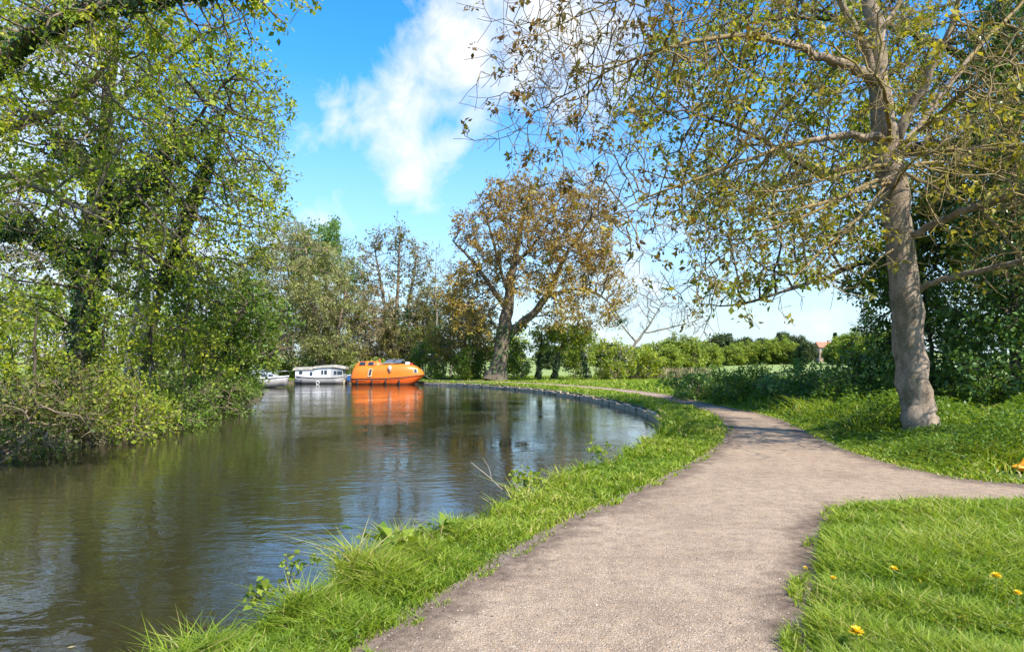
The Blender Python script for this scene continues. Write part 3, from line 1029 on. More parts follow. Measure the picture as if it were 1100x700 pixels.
    for (px, top, Y, blobs, lab) in (
            (35, 330, 16.5, [(35, 385, 48, 34, 16.5, 1.3, 130), (20, 345, 45, 28, 16.5, 1.2, 90)], 'airy young tree in yellow green leaf by the water at the left edge'),
            (108, 330, 18.2, [(112, 392, 36, 28, 18.2, 1.2, 110), (125, 345, 40, 26, 18.4, 1.2, 90)], 'airy young tree standing right in front of the ivy covered trunk'),
            (160, 310, 20.5, [(165, 380, 38, 34, 20.5, 1.3, 130), (170, 325, 44, 30, 20.6, 1.4, 110)], 'airy young tree in front of the slim pale trunks'),
            (218, 290, 24, [(215, 370, 40, 40, 24, 1.6, 150), (212, 305, 46, 38, 24, 1.7, 150)], 'taller airy young tree beside the leaning tree')):
        simple_tree('young_tree', lab, 'tree', (px, 440, Y), [[(px, ground_py(Y), .05), (px + 3, 400, .045), (px + 2, 360, .035), (px + 6, top, .015)], [(px - 8, ground_py(Y), .04), (px - 18, 395, .03), (px - 26, 360, .015)]],
                    blobs, M['bark_dark'], M['lf_left'], D=.3, rt=.005, tw=3, twl=.45, per=3, size=.10, dk=.45, scatter=.08, up=1.4, droop=.05, fol=1.5, dens=1.6, group='young trees on the left bank')
    # lit shrubs further back
    for (px, py, rx, ry, Y, mat, lab) in (
            (-75, 352, 130, 72, 31, 'lf_bright', 'bright sunlit bush at the far left edge behind the trunks'),
            (45, 365, 55, 60, 36, 'lf_bright', 'bright yellow green bush left of the ivy covered trunk'),
            (120, 372, 48, 55, 39, 'lf_bright', 'bright bush seen between the ivy trunk and the slim trunks'),
            (182, 375, 44, 48, 37, 'lf_bright', 'bright bush behind the thin dark sapling'),
            (240, 375, 36, 42, 42, 'lf_left', 'soft green bush behind the leaning tree'),
            (60, 270, 80, 60, 42, 'lf_olive', 'greyish tall bush high behind the ivy covered trunk')):
        simple_tree('bush', lab, 'bush', (px, 430, Y), [[(px, ground_py(Y), .10), (px + 5, py, .05)], [(px + 16, ground_py(Y), .10), (px + 24, py - 10, .05)]],
                    [(px, py, rx, ry, Y, 2.2, 260)], M['bark_grey'], M[mat], D=.5, rt=.010, tw=3, twl=.6, per=4, size=.17, dk=.75, up=.9, group='sunlit bushes behind the left bank')


def middle():
    # willow behind the houseboat
    simple_tree('willow_tree', 'wide grey green willow behind the white houseboat', 'tree', (345, 410, 77),
                [[(352, ground_py(77), .42), (346, 385, .36), (325, 365, .28), (300, 350, .16)], [(345, ground_py(77), .4), (342, 360, .34), (335, 310, .22), (328, 265, .08)],
                 [(356, ground_py(77), .32), (362, 360, .26), (372, 310, .14)]],
                [(315, 310, 65, 55, 77, 5, 420), (275, 330, 42, 45, 76, 4, 220), (345, 335, 50, 45, 76, 4, 260), (300, 265, 45, 35, 78, 4, 170), (270, 375, 40, 22, 75, 3, 100), (350, 375, 36, 18, 75.5, 3, 80)],
                M['bark_brown'], M['lf_willow'], D=.8, rt=.014, tw=4, twl=1.0, per=4, size=.26, dk=1.1, aspect=.4, scatter=.22, droop=.6, twtrop=(0, 0, -.2))
    simple_tree('poplar_tree', 'fresh green poplar rising behind the willow', 'tree', (352, 405, 92), [[(350, ground_py(92), .3), (350, 330, .25), (350, 265, .1)]],
                [(348, 285, 36, 45, 92, 4, 230)], M['bark_grey'], M['lf_poplar'], D=.9, rt=.016, tw=4, twl=1.0, per=4, size=.3, dk=1.2, scatter=.25, min_z=8)
    simple_tree('ivy_clad_tree', 'tall sparse many stemmed tree behind the orange boat', 'tree', (424, 405, 80),
                [[(420, ground_py(80), .28), (418, 350, .22), (408, 300, .15), (402, 262, .06)], [(424, ground_py(80), .30), (426, 350, .24), (428, 290, .15), (430, 246, .05)],
                 [(428, ground_py(80), .26), (434, 350, .20), (444, 300, .13), (450, 262, .05)]],
                [(404, 290, 24, 45, 80, 2.6, 170), (430, 280, 22, 42, 80, 2.6, 170), (450, 305, 20, 40, 80, 2.4, 120), (395, 340, 26, 30, 79, 2.5, 90), (425, 350, 35, 35, 79, 2.6, 110)],
                M['bark_brown'], M['lf_olive'], D=.7, rt=.017, tw=3, twl=.9, per=2, size=.24, dk=1.0, trop=(0, 0, .35), twtrop=(0, 0, .3), min_z=3, scatter=.15, keep=.75,
                ivy=[(0.5, 9, .42, .3, 1600, .28, M['lf_ivy'])])
    for px, top, lab in ((468, 268, 'bare upright tree with grey twigs just right of the many stemmed tree'), (484, 286, 'bare slender tree next to the golden leaved tree'),
                         (374, 262, 'bare upright tree rising left of the many stemmed tree'), (391, 300, 'thin leafless tree low behind the gap between the boats'), (497, 292, 'bare upright tree rising out of the golden leaved tree')):
        simple_tree('bare_tree', lab, 'tree', (px, 406, 83), [[(px, ground_py(83), .16), (px + 2, 350, .12), (px - 1, 310, .08), (px + 1, top, .03)]],
                    [(px, (top + 350) / 2, 13, (350 - top) / 2 + 8, 83, 1.4, 90)], M['bark_grey'], M['lf_olive'], D=.6, rt=.012, tw=3, twl=.9, per=1, size=.2, dk=.9, trop=(0, 0, .5), twtrop=(0, 0, .5),
                    min_z=2.5, keep=.25, group='slim bare trees behind the boats')
    simple_tree('hornbeam_tree', 'small golden leaved tree left of the big brown tree', 'tree', (500, 408, 71), [[(498, ground_py(71), .18), (498, 380, .14), (502, 340, .07)], [(508, ground_py(71), .14), (512, 370, .10), (518, 330, .05)]],
                [(500, 350, 32, 38, 71, 2.8, 230), (478, 375, 22, 26, 71, 2, 90), (520, 365, 22, 34, 70.5, 2, 110), (488, 315, 20, 26, 71, 2, 70)],
                M['bark_brown'], M['lf_gold'], D=.55, rt=.013, tw=3, twl=.7, per=3, size=.19, dk=.8, scatter=.15)
    # the big bronze tree on the bend
    Y = 66
    m = Y / F / 2 * .86
    simple_tree('beech_tree', 'big bronze leaved tree with a forked thick trunk on the bend', 'tree', (535, 411, Y),
                [[(533, ground_py(Y, -.1), 20 * m), (536, 392, 19 * m), (540, 362, 18 * m), (544, 340, 16 * m), (548, 312, 11 * m), (552, 282, 8 * m), (560, 245, 5 * m), (568, 205, 2.5 * m)]],
                [(575, 255, 75, 62, Y, 6, 560), (530, 265, 42, 50, Y, 5, 240), (620, 262, 48, 62, Y, 5, 300), (518, 310, 42, 32, Y - 1, 4, 170), (640, 310, 36, 40, Y, 4, 170),
                 (600, 325, 50, 32, Y - 2, 4, 150), (560, 212, 50, 26, Y, 4, 150), (625, 215, 36, 30, Y, 4, 110), (500, 335, 28, 22, Y - 1, 3, 70), (652, 340, 22, 24, Y, 3, 60)],
                M['bark_beech'], M['lf_bronze'], D=.75, rt=.014, tw=3, twl=.85, per=3, size=.20, dk=1.0, scatter=.16, min_z=3.5, spread=.85, keep=1.0, fol=2.3, flare=(-.2, 2.6, .9),
                classes=((.09, 14), (.03, 6), (0, 3)), zone=lambda p: np.clip((9.0 - p[:, 2]) * .05, -.2, .45),
                limbs=[[(541, 362, 11 * m), (560, 348, 10.5 * m), (580, 330, 9 * m), (595, 302, 7 * m), (608, 272, 5 * m), (632, 240, 3 * m), (652, 205, 1.5 * m)],
                       [(545, 335, 7 * m), (526, 305, 6 * m), (506, 278, 4 * m), (486, 258, 2 * m)], [(552, 285, 5 * m), (575, 262, 4 * m), (598, 225, 2 * m)],
                       [(588, 318, 5 * m), (620, 308, 4 * m), (650, 318, 2.5 * m), (668, 345, 1.2 * m)], [(547, 318, 5 * m), (535, 280, 4 * m), (522, 230, 2 * m), (510, 205, 1 * m)]],
                ivy=[(0.2, 6.0, .85, .75, 500, .3, M['lf_ivy'])])
    simple_tree('bare_tree', 'leafless wide spreading tree leaning right in the gap under the arching branches', 'tree', (672, 400, 80),
                [[(668, ground_py(80), .22), (676, 378, .19), (688, 362, .15), (700, 345, .10), (712, 325, .05)]],
                [(700, 322, 46, 34, 80, 4, 190), (725, 345, 32, 22, 80, 3, 90), (665, 345, 26, 26, 80, 3, 60)],
                M['bark_grey'], None, D=.5, rt=.010, tw=3, twl=.7, dk=.75, min_z=3.5, jit=.12,
                limbs=[[(684, 368, .12), (668, 350, .08), (655, 330, .04)], [(692, 358, .10), (720, 352, .08), (745, 345, .04)]])
    # undergrowth from the boats to the brown tree
    specs = [(318, 395, 20, 14, 79, 'lf_bright', 'bright low shrub left of the white houseboat'), (340, 380, 22, 22, 82, 'lf_olive', 'olive shrub rising over the houseboat roof'),
             (366, 388, 18, 20, 79, 'lf_bright', 'bright green shrub over the stern of the houseboat'), (388, 372, 20, 28, 83, 'lf_tan', 'dry tan thicket between houseboat and orange boat'),
             (410, 376, 20, 20, 79, 'lf_olive', 'dull olive shrub over the stern of the orange boat'), (436, 368, 20, 26, 80, 'lf_under', 'mixed shrub over the middle of the orange boat'),
             (458, 378, 17, 26, 76, 'lf_green', 'dark green shrub over the bow of the orange boat'), (474, 385, 17, 24, 73, 'lf_left', 'green shrub on the bank right of the orange boat'),
             (500, 392, 16, 18, 69, 'lf_bright', 'low green shrub under the golden leaved tree'), (516, 384, 15, 26, 70, 'lf_green', 'ivy green shrub touching the thick trunk on its left'),
             (556, 388, 15, 22, 69, 'lf_green', 'upright ivy green shrub touching the thick trunk on its right'),
             (622, 376, 20, 22, 76, 'lf_bright', 'bright leafy shrub below the bronze branches'),
             (660, 388, 26, 20, 70, 'lf_left', 'broad green shrub at the foot of the leafless leaning tree'), (690, 390, 22, 15, 72, 'lf_left', 'light shrub just right of the leafless leaning tree'),
             (450, 345, 16, 30, 86, 'lf_olive', 'tall olive thicket behind the bare upright trees'), (400, 398, 20, 10, 76, 'lf_bright', 'low bright growth behind the orange boat')]
    for (px, py, rx, ry, Y, mat, lab) in specs:
        simple_tree('shrub', lab, 'shrub', (px, 405, Y), [[(px - 3, ground_py(Y), .07), (px - 5, py, .04)], [(px + 4, ground_py(Y), .07), (px + 6, py - 4, .03)]],
                    [(px, py, rx, ry, Y, 1.8, 130), (px, (py + 408) / 2, rx * .8, (408 - py) / 2, Y, 1.5, 50)], M['bark_grey'], M[mat], D=.5, rt=.013, tw=3, twl=.55, per=4, size=.20, dk=.75, scatter=.16, up=.8, group='undergrowth on the far bank')
    for px, lean, lab in ((578, 3, 'left one of the three little ivy grown trees right of the thick trunk'), (595, 8, 'middle one of the three little ivy grown trees right of the thick trunk'),
                          (632, -9, 'right one of the three little ivy grown trees right of the thick trunk')):
        simple_tree('ivy_clad_tree', lab, 'tree', (px, 406, 71), [[(px, ground_py(71), .20), (px + lean * .4, 390, .16), (px + lean, 372, .12), (px + lean * 1.6, 352, .05)]],
                    [(px + lean * 1.4, 362, 19, 15, 71, 1.8, 130)], M['bark_dark'], M['lf_left'], D=.45, rt=.012, tw=3, twl=.55, per=3, size=.19, dk=.7, min_z=2.4, scatter=.15,
                    group='little ivy grown trees by the field', ivy=[(.1, 3.2, .38, .34, 420, .24, M['lf_ivy'])])
    # thicket closing the view behind the boats
    for i, (px, py, rx, ry, mat, lab) in enumerate((
            (300, 370, 30, 34, 'lf_olive', 'grey olive thicket behind the willow, left of the houseboat'), (338, 352, 26, 44, 'lf_willow', 'pale thicket under the willow crown'),
            (372, 350, 24, 48, 'lf_olive', 'olive thicket behind the gap between the boats'), (404, 352, 24, 46, 'lf_tan', 'tan twiggy thicket behind the many stemmed tree'),
            (438, 360, 24, 40, 'lf_olive', 'dull thicket behind the lifeboat bow'), (470, 352, 24, 46, 'lf_under', 'mixed thicket behind the bare upright trees'),
            (505, 368, 24, 34, 'lf_olive', 'olive thicket behind the golden leaved tree'), (545, 378, 22, 24, 'lf_left', 'light thicket behind the thick brown trunk'))):
        simple_tree('thicket', lab, 'shrub', (px, 405, 92 + i % 3), [[(px - 6, ground_py(92), .10), (px - 8, py, .05)], [(px + 6, ground_py(92), .10), (px + 9, py - 8, .04)]],
                    [(px, py, rx, ry, 92 + i % 3, 3, 260)], M['bark_grey'], M[mat], D=.8, rt=.014, tw=3, twl=.8, per=4, size=.26, dk=1.1, scatter=.2, trop=(0, 0, .2), twtrop=(0, 0, .2), group='thickets behind the far bank')
    # dry reeds in front of the field
    n = 2600
    x = R.uniform(.13, .30, n)
    Yr = R.uniform(72, 88, n)
    rr = np.column_stack([x * Yr, Yr, np.zeros(n)])
    blades = blade_mesh(rr, R.uniform(.6, 1.5, n), np.full(n, .09), .18, M['lf_tan'])
    o = obj('dry_reeds', blades)
    tag(o, 'strip of dry tan reeds in front of the far field', 'reeds', kind='stuff')


def distance():
    # one round tree, copied along the far side of the field
    specs = [('lf_far', 'round'), ('lf_fardark', 'dark')]
    protos = {}
    for mat, kd in specs:
        st = [[(550, HY + CAMZ / 100 * F, .3), (551, 375, .22), (550, 350, .1)]]
        root, _ = simple_tree('far_tree', 'round pale green tree far across the field', 'tree', (550, 403, 100), st, [(550, 358, 36, 36, 100, 5, 260), (550, 378, 40, 20, 100, 5, 120)], M['bark_dark'], M[mat], D=1.0, rt=.03, tw=4, twl=1.1,
                              per=5, size=.5, dk=1.3, scatter=.35, up=.8)
        protos[kd] = root
    rows = [  # px, top py, half width px, Y, kind, label
        (708, 372, 22, 115, 'round', 'broad hedge tree at the left end of the far field'),
        (733, 366, 20, 122, 'round', 'tall round hedge tree in the gap under the arching branches'),
        (757, 371, 16, 128, 'round', 'round hedge tree near the left end of the field strip'),
        (680, 376, 18, 118, 'dark', 'dark hedge tree behind the leafless leaning tree'),
        (775, 363, 17, 330, 'dark', None), (797, 371, 14, 320, 'round', None), (815, 370, 14, 320, 'round', None), (800, 366, 12, 350, 'dark', None),
        (833, 367, 15, 315, 'round', None), (852, 371, 12, 310, 'round', None), (820, 367, 14, 350, 'dark', None), (842, 361, 11, 370, 'dark', None),
        (866, 369, 10, 300, 'dark', 'dark rounded tree just left of the orange roofed house'), (857, 364, 10, 370, 'dark', None),
        (905, 364, 15, 290, 'round', 'bright round tree just right of the dark conifer'), (925, 361, 20, 270, 'round', 'largest bright tree on the rising edge of the field'),
        (948, 360, 22, 260, 'round', 'bright field tree half hidden by the pale trunk'), (878, 370, 8, 390, 'dark', None), (894, 372, 10, 300, 'round', 'small bright tree below the orange roofed house'),
        (785, 374, 12, 310, 'round', None), (740, 372, 12, 340, 'dark', None), (612, 372, 14, 210, 'dark', None), (650, 372, 18, 215, 'dark', None), (590, 374, 14, 205, 'dark', None)]
    used = set()
    for px, top, hw, Y, kd, lab in rows:
        src = protos[kd]
        if kd in used:
            o = src.copy()
            COL.objects.link(o)
            for ch in src.children:
                c = ch.copy()
                COL.objects.link(c)
                c.parent = o
        else:
            o = src
            used.add(kd)
        x = (px - HX) / F * Y
        gz = float(hill(np.array([x]), np.array([Y]))[0])
        h = CAMZ + (HY - top) / F * Y - gz
        o.location = (x, Y, gz - .2)
        w = hw / F * Y / 5.0
        o.scale = (w, w, h / 9.6)
        o.rotation_euler = (0, 0, R.uniform(0, 6.28))
        o['label'] = lab or ('pale green tree in the distant tree line across the field' if kd == 'round' else 'dull dark tree in the distant tree line across the field')
        o['group'] = 'trees across the far field'
    # conifers
    for px, top, w, Y, lab in ((897, 357, 4.5, 330, 'dark pointed conifer beside the orange roofed house'), (836, 358, 5, 372, 'feathery dark tree standing above the far tree line')):
        x = (px - HX) / F * Y
        gz = float(hill(np.array([x]), np.array([Y]))[0])
        h = CAMZ + (HY - top) / F * Y - gz
        n = 3000
        t = R.uniform(0, 1, n) ** .7
        lay = (1 - t) * (w / F * Y) * (.55 + .45 * np.abs(np.sin(t * 40))) * R.uniform(.3, 1, n) + .1
        a = R.uniform(0, 6.283, n)
        pos = np.column_stack([np.cos(a) * lay, np.sin(a) * lay, h * (.08 + .92 * t)])
        adir = np.column_stack([np.cos(a), np.sin(a), np.full(n, -.35)])
        root = thing('conifer_tree', lab, 'tree', (x, Y, gz))
        bm = bmesh.new()
        bmesh.ops.create_cone(bm, segments=8, radius1=.35, radius2=.04, depth=h, cap_ends=True)
        bmesh.ops.translate(bm, vec=(0, 0, h / 2), verts=bm.verts)
        obj('trunk', bm_mesh(bm, M['bark_dark'], True), root)
        obj('crown', leaves_mesh(pos, adir, rand_unit(n) + np.array([0, 0, 1]), np.full(n, .9), np.full(n, .45), R.uniform(0, .6, n), M['lf_fardark']), root)
    # the house
    x, Y = (885 - HX) / F * 345, 345
    gz = float(hill(np.array([x]), np.array([float(Y)]))[0])
    root = thing('house', 'small brick house with an orange tiled roof far beyond the field', 'house', (x, Y, gz))
    zr = CAMZ + (HY - 373) / F * Y - gz
    b = box_bm([(-3.6, -3, 0, 3.6, 3, zr)])
    obj('wall', bm_mesh(b, plain('house_brick', (.34, .24, .18), .9)), root)
    bm = bmesh.new()
    e = 4.1
    vv = [bm.verts.new(v) for v in ((-e, -3.5, zr - .1), (e, -3.5, zr - .1), (e, 3.5, zr - .1), (-e, 3.5, zr - .1), (-e, 0, zr + 2.8), (e, 0, zr + 2.8))]
    for f in ((0, 1, 5, 4), (2, 3, 4, 5), (0, 4, 3), (1, 2, 5), (0, 3, 2, 1)):
        bm.faces.new([vv[i] for i in f])
    rf = obj('roof', bm_mesh(bm, plain('clay_tile', (.34, .15, .085), .85, scale=2)), root)
    obj('chimney', bm_mesh(box_bm([(1.8, -.4, zr + 1.6, 2.6, .4, zr + 3.7)]), plain('chimney_brick', (.3, .15, .1), .9)), rf)
    for wx in (-2.2, 0, 2.2):
        wn = obj('window', bm_mesh(box_bm([(wx - .5, -3.06, zr - 1.9, wx + .5, -2.99, zr - .7)]), plain('house_glass', (.04, .05, .06), .1)), root)
        obj('frame', bm_mesh(box_bm([(wx - .62, -3.045, zr - 2.02, wx + .62, -2.98, zr - .58)]), plain('house_paint', (.7, .7, .68), .6)), wn)


def box_bm(boxes, bev=0.0, rot=None):
    bm = bmesh.new()
    for x0, y0, z0, x1, y1, z1 in boxes:
        vv = [bm.verts.new(v) for v in ((x0, y0, z0), (x1, y0, z0), (x1, y1, z0), (x0, y1, z0), (x0, y0, z1), (x1, y0, z1), (x1, y1, z1), (x0, y1, z1))]
        for f in ((0, 3, 2, 1), (4, 5, 6, 7), (0, 1, 5, 4), (1, 2, 6, 5), (2, 3, 7, 6), (3, 0, 4, 7)):
            bm.faces.new([vv[i] for i in f])
    if bev:
        bmesh.ops.bevel(bm, geom=bm.edges[:], offset=bev, segments=2, affect='EDGES')
    return bm


# ------------------------------------------------------------------ grass
def blade_mesh(base, h, w, lean, mat, rnd=None, curl=.5):
    n = len(base)
    a = R.uniform(0, 6.283, n)
    side = np.column_stack([np.cos(a), np.sin(a), np.zeros(n)])
    b = R.uniform(0, 6.283, n)
    ln = np.column_stack([np.cos(b), np.sin(b), np.zeros(n)]) * (lean * R.uniform(.3, 1.6, n) * h)[:, None]
    up = np.array([0, 0, 1.0])
    H = h[:, None]
    Wd = w[:, None]
    V = np.empty((n, 5, 3))
    V[:, 0] = base - side * Wd * .4
    V[:, 1] = base + side * Wd * .4
    mid = base + ln * .35 + up * H * .55
    V[:, 2] = mid + side * Wd * .5
    V[:, 3] = mid - side * Wd * .5
    V[:, 4] = base + ln * (1 + curl) + up * (h * (1 - .25 * np.minimum(lean, 1)))[:, None]
    i = np.arange(n)[:, None] * 5
    q = i + np.array([[0, 1, 2, 3]])
    t = i + np.array([[3, 2, 4]])
    if rnd is None:
        rnd = R.uniform(0, 1, n)
    return mesh_np(V.reshape(-1, 3), [q, t], mat, False, {'rnd': np.concatenate([rnd, rnd])})


def vnoise(p, s, seed=0):
    """cheap smooth noise on the ground plane"""
    rs = np.random.default_rng(seed)
    v = np.zeros(len(p))
    for k in range(6):
        d = rs.normal(size=2) * s
        v += np.sin(p[:, 0] * d[0] + p[:, 1] * d[1] + rs.uniform(0, 6.28))
    return v / 2.45


def polar(n, r0, r1, a0=-50, a1=50):
    r = np.exp(R.uniform(math.log(r0), math.log(r1), n))
    a = np.radians(R.uniform(a0, a1, n))
    return np.column_stack([r * np.sin(a), r * np.cos(a)]), r


def grass():
    p, r = polar(1550000, 2.2, 95, -55, 64)
    inp = inside(p, PATH)
    keep = ~inside(p, CANAL)
    keep[inp] &= dist_poly(p[inp], PATH) < .035 + .06 * np.clip(vnoise(p[inp], 5, 41) + .8 * vnoise(p[inp], 14, 42), -.5, 1.4)
    left = (p[:, 0] < -6) & (p[:, 1] < 62)
    keep &= ~left & ~((np.abs(p[:, 0] - 7.2) < .5) & (p[:, 1] > 8.5) & (p[:, 1] < 9.8) & (R.uniform(size=len(p)) < .93))
    p, r = p[keep], r[keep]
    dp = dist_poly(p, PATH)
    dc = dist_poly(p, CR, False)
    kk = ~((p[:, 1] > 18) & (dc < .12 + .1 * vnoise(p, 2.5, 51)))
    p, r, dp, dc = p[kk], r[kk], dp[kk], dc[kk]
    lawn = (p[:, 1] < 8.2) & (p[:, 0] > 1.0)
    strip = ~lawn & (dc < 2.6) & (p[:, 0] < 7.1)
    verge = ~lawn & ~strip & (p[:, 0] > 5) & (p[:, 1] < 45)
    far = ~(lawn | strip | verge)
    far &= ~inside(p, PATH)
    # density: the polar law already falls with 1/r2
    u = R.uniform(size=len(p))
    edge = np.clip(dp / .11 + .12 * vnoise(p, 9, 3), 0.04, 1)
    k = u < edge * np.where(lawn, 1, np.where(strip, np.clip(.75 + .3 * vnoise(p, 3, 1), .3, 1), np.where(verge, .75, .6)))
    p, r, dp, dc, lawn, strip, verge, far = (a[k] for a in (p, r, dp, dc, lawn, strip, verge, far))
    n = len(p)
    nz = vnoise(p, 1.6, 5)
    nz2 = vnoise(p, 5, 6)
    h = np.where(lawn, .165 + .05 * nz + .025 * nz2, 0)
    h = np.where(strip, .085 + .035 * nz + .03 * nz2 + np.exp(-dc / .3) * (.12 + .08 * nz2), h)
    tr = np.where(p[:, 1] < 14.2, np.clip(np.hypot(p[:, 0] - 8.2, p[:, 1] - 13.1) / 2.4, .4, 1), 1)
    h = np.where(verge, np.clip((dp - .1) * .3, .07, .36) * (1 + .3 * nz) * tr, h)
    h = np.where(far, .14 + .05 * nz, h)
    h = np.where(verge & (dp > .5) & (R.uniform(size=n) < .16) & ((p[:, 1] > 14.2) | (p[:, 0] > 9.3)), h * 2.1, h)
    h *= R.uniform(.55, 1.25, n) * np.where(inside(p, PATH), .5, np.clip(.5 + dp / .3, .5, 1))
    h = np.where(strip & (dc < .4) & (p[:, 1] > 14) & (p[:, 1] < 19.5), h * 1.9, h)
    h = np.clip(h, .03, .75)
    w = np.clip(.0018 * r, .0065, .09) * R.uniform(.7, 1.3, n)
    rnd = np.clip(.45 + .13 * nz2 + .10 * nz + R.normal(0, .17, n) + np.where(R.uniform(size=n) < .05 + .05 * np.clip(vnoise(p, 2.2, 21), 0, 1), .6, 0) + .12 * vnoise(p, 0.8, 22), 0, 1)
    z = np.where(dc < .3, -.05, 0)
    base = np.column_stack([p, z])
    lean = np.where(lawn, .55, .6)
    for nm, sel, lab in (('lawn_grass', lawn, 'lush bright green grass in the near right corner'), ('bank_grass', strip, 'grass strip between the path and the canal'),
                         ('verge_grass', verge, 'long grass on the shaded verge beyond the path'), ('field_grass', far, 'grass of the far bank and field edge')):
        if sel.any():
            o = obj(nm, blade_mesh(base[sel], h[sel], w[sel], lean[sel], M['grass'], rnd[sel]))
            tag(o, lab, 'grass', kind='stuff')
    # broad leaved herbs among the verge grass
    p, r = polar(230000, 8.3, 40, 18, 58)
    dp = dist_poly(p, PATH)
    k = ~inside(p, PATH) & (dp > .25) & ~((np.abs(p[:, 0] - 7.2) < .6) & (np.abs(p[:, 1] - 9.1) < .75)) & (R.uniform(size=len(p)) < np.clip(.25 + .4 * vnoise(p, 1.3, 9) + dp * .3, 0, 1))
    p, r, dp = p[k], r[k], dp[k]
    n = len(p)
    top = np.clip((dp - .15) * .36, .08, .72) * (1 + .35 * vnoise(p, 2.0, 11)) * np.where(p[:, 1] < 14.2, np.clip(np.hypot(p[:, 0] - 8.2, p[:, 1] - 13.1) / 2.4, .28, 1), 1)
    pos = np.column_stack([p, np.clip(top, .05, .9) * R.uniform(.35, 1.1, n)])
    a = rand_unit(n) * np.array([1, 1, .5]) + np.array([0, 0, -.1])
    L = np.clip(.0052 * r, .05, .15) * R.uniform(.6, 1.3, n)
    o = obj('verge_herbs', leaves_mesh(pos, a, rand_unit(n) * .7 + np.array([0, 0, 1.2]), L, L * .55, np.clip(R.normal(.5, .22, n) + .15 * vnoise(p, 2, 12), 0, 1), M['verge']))
    tag(o, 'nettles and leafy herbs crowding the verge round the pale trunk', 'herbs', kind='stuff')
    # left bank ground cover
    n = 30000
    p = np.column_stack([R.uniform(-30, -8, n), R.uniform(9, 48, n)])
    k = ~inside(p, CANAL) & (dist_poly(p, CL, False) < 6)
    p = p[k]
    n = len(p)
    pos = np.column_stack([p, R.uniform(-.1, .55, n)])
    L = R.uniform(.08, .2, n)
    o = obj('bank_herbs', leaves_mesh(pos, rand_unit(n) * np.array([1, 1, .4]), rand_unit(n) * .7 + np.array([0, 0, 1]), L, L * .6, R.uniform(0, 1, n), M['lf_under']))
    tag(o, 'leafy ground cover on the left bank', 'herbs', kind='stuff')
    # clover and small weeds in the near grass
    p, r = polar(70000, 2.4, 16, -40, 62)
    dp = dist_poly(p, PATH)
    k = ~inside(p, CANAL) & ~inside(p, PATH) & (dp > .03) & ((p[:, 0] > 1) | (dp < 2.4)) & (p[:, 1] > 1) & (R.uniform(size=len(p)) < np.clip(-.25 + .55 * vnoise(p, 2.2, 31), 0.02, 1)) & ~((p[:, 0] > 5.4) & (p[:, 1] > 8.3))
    p, r = p[k], r[k]
    n = len(p)
    L = R.uniform(.018, .05, n)
    o = obj('lawn_herbs', leaves_mesh(np.column_stack([p, R.uniform(.02, .13, n)]), rand_unit(n) * np.array([1, 1, .4]), rand_unit(n) * .6 + np.array([0, 0, 1.2]), L, L * .75, R.uniform(0, 1, n), M['lf_green']))
    tag(o, 'clover and small weeds among the near grass', 'herbs', kind='stuff')
    # loose stones on the path
    p, r = polar(26000, 2.2, 14)
    p = p[inside(p, PATH) & (R.uniform(size=len(p)) < .28)]
    n = len(p)
    sz = R.uniform(.002, .0065, n) * np.where(R.uniform(size=n) < .05, 1.8, 1)
    oc = np.array([[1, 0, 0], [0, 1, 0], [-1, 0, 0], [0, -1, 0], [0, 0, .7], [0, 0, -.7]], float)
    V = np.column_stack([p, np.full(n, .0125)])[:, None] + (oc[None] + R.normal(0, .22, (n, 6, 3))) * sz[:, None, None]
    tri = np.array([[0, 1, 4], [1, 2, 4], [2, 3, 4], [3, 0, 4], [1, 0, 5], [2, 1, 5], [3, 2, 5], [0, 3, 5]])
    f = (np.arange(n)[:, None, None] * 6 + tri[None]).reshape(-1, 3)
    o = obj('loose_stones', mesh_np(V.reshape(-1, 3), [f], LM('loose_stone', [(.10, .075, .055), (.27, .20, .15), (.42, .35, .28), (.55, .49, .42)], 0, .9, .2, gain=1.0), False, {'rnd': np.repeat(R.uniform(0, 1, n), 8)}))
    tag(o, 'loose gravel stones lying on the path', 'stones', kind='stuff')
    # chips and dry scraps on the worn edge of the path
    p, r = polar(60000, 2.2, 20)
    dp = dist_poly(p, PATH)
    k = ((dp < .32) | inside(p, PATH)) & (R.uniform(size=len(p)) < np.where(inside(p, PATH), np.exp(-dp / .12) * .5 + .012, .45)) & ~inside(p, CANAL)
    p, r = p[k], r[k]
    n = len(p)
    pos = np.column_stack([p, R.uniform(.014, .022, n)])
    L = R.uniform(.006, .026, n)
    o = obj('path_litter', leaves_mesh(pos, rand_unit(n) * np.array([1, 1, .12]), np.tile([0., 0, 1], (n, 1)) + rand_unit(n) * .2, L, L * .55, R.uniform(0, 1, n),
                                       LM('dry_scrap', [(.10, .07, .045), (.22, .165, .115), (.42, .34, .25)], .05, gain=1.0)))
    tag(o, 'dry chips and scraps along the worn path edge', 'litter', kind='stuff')


def floating():
    n = 700
    p = np.column_stack([R.uniform(-12, 5, n), R.uniform(4, 40, n)])
    d = dist_poly(p, CANAL)
    k = inside(p, CANAL) & (R.uniform(size=n) < .08 + .6 * np.exp(-d / .5))
    p = p[k]
    n = len(p)
    L = R.uniform(.03, .07, n)
    o = obj('floating_leaves', leaves_mesh(np.column_stack([p, np.full(n, WZ + .006)]), rand_unit(n) * np.array([1, 1, .02]), np.tile([0., 0, 1], (n, 1)), L, L * .6, R.uniform(0, 1, n), M['lf_tan'], .05))
    tag(o, 'scattered dry leaves floating on the canal', 'leaves', kind='stuff')


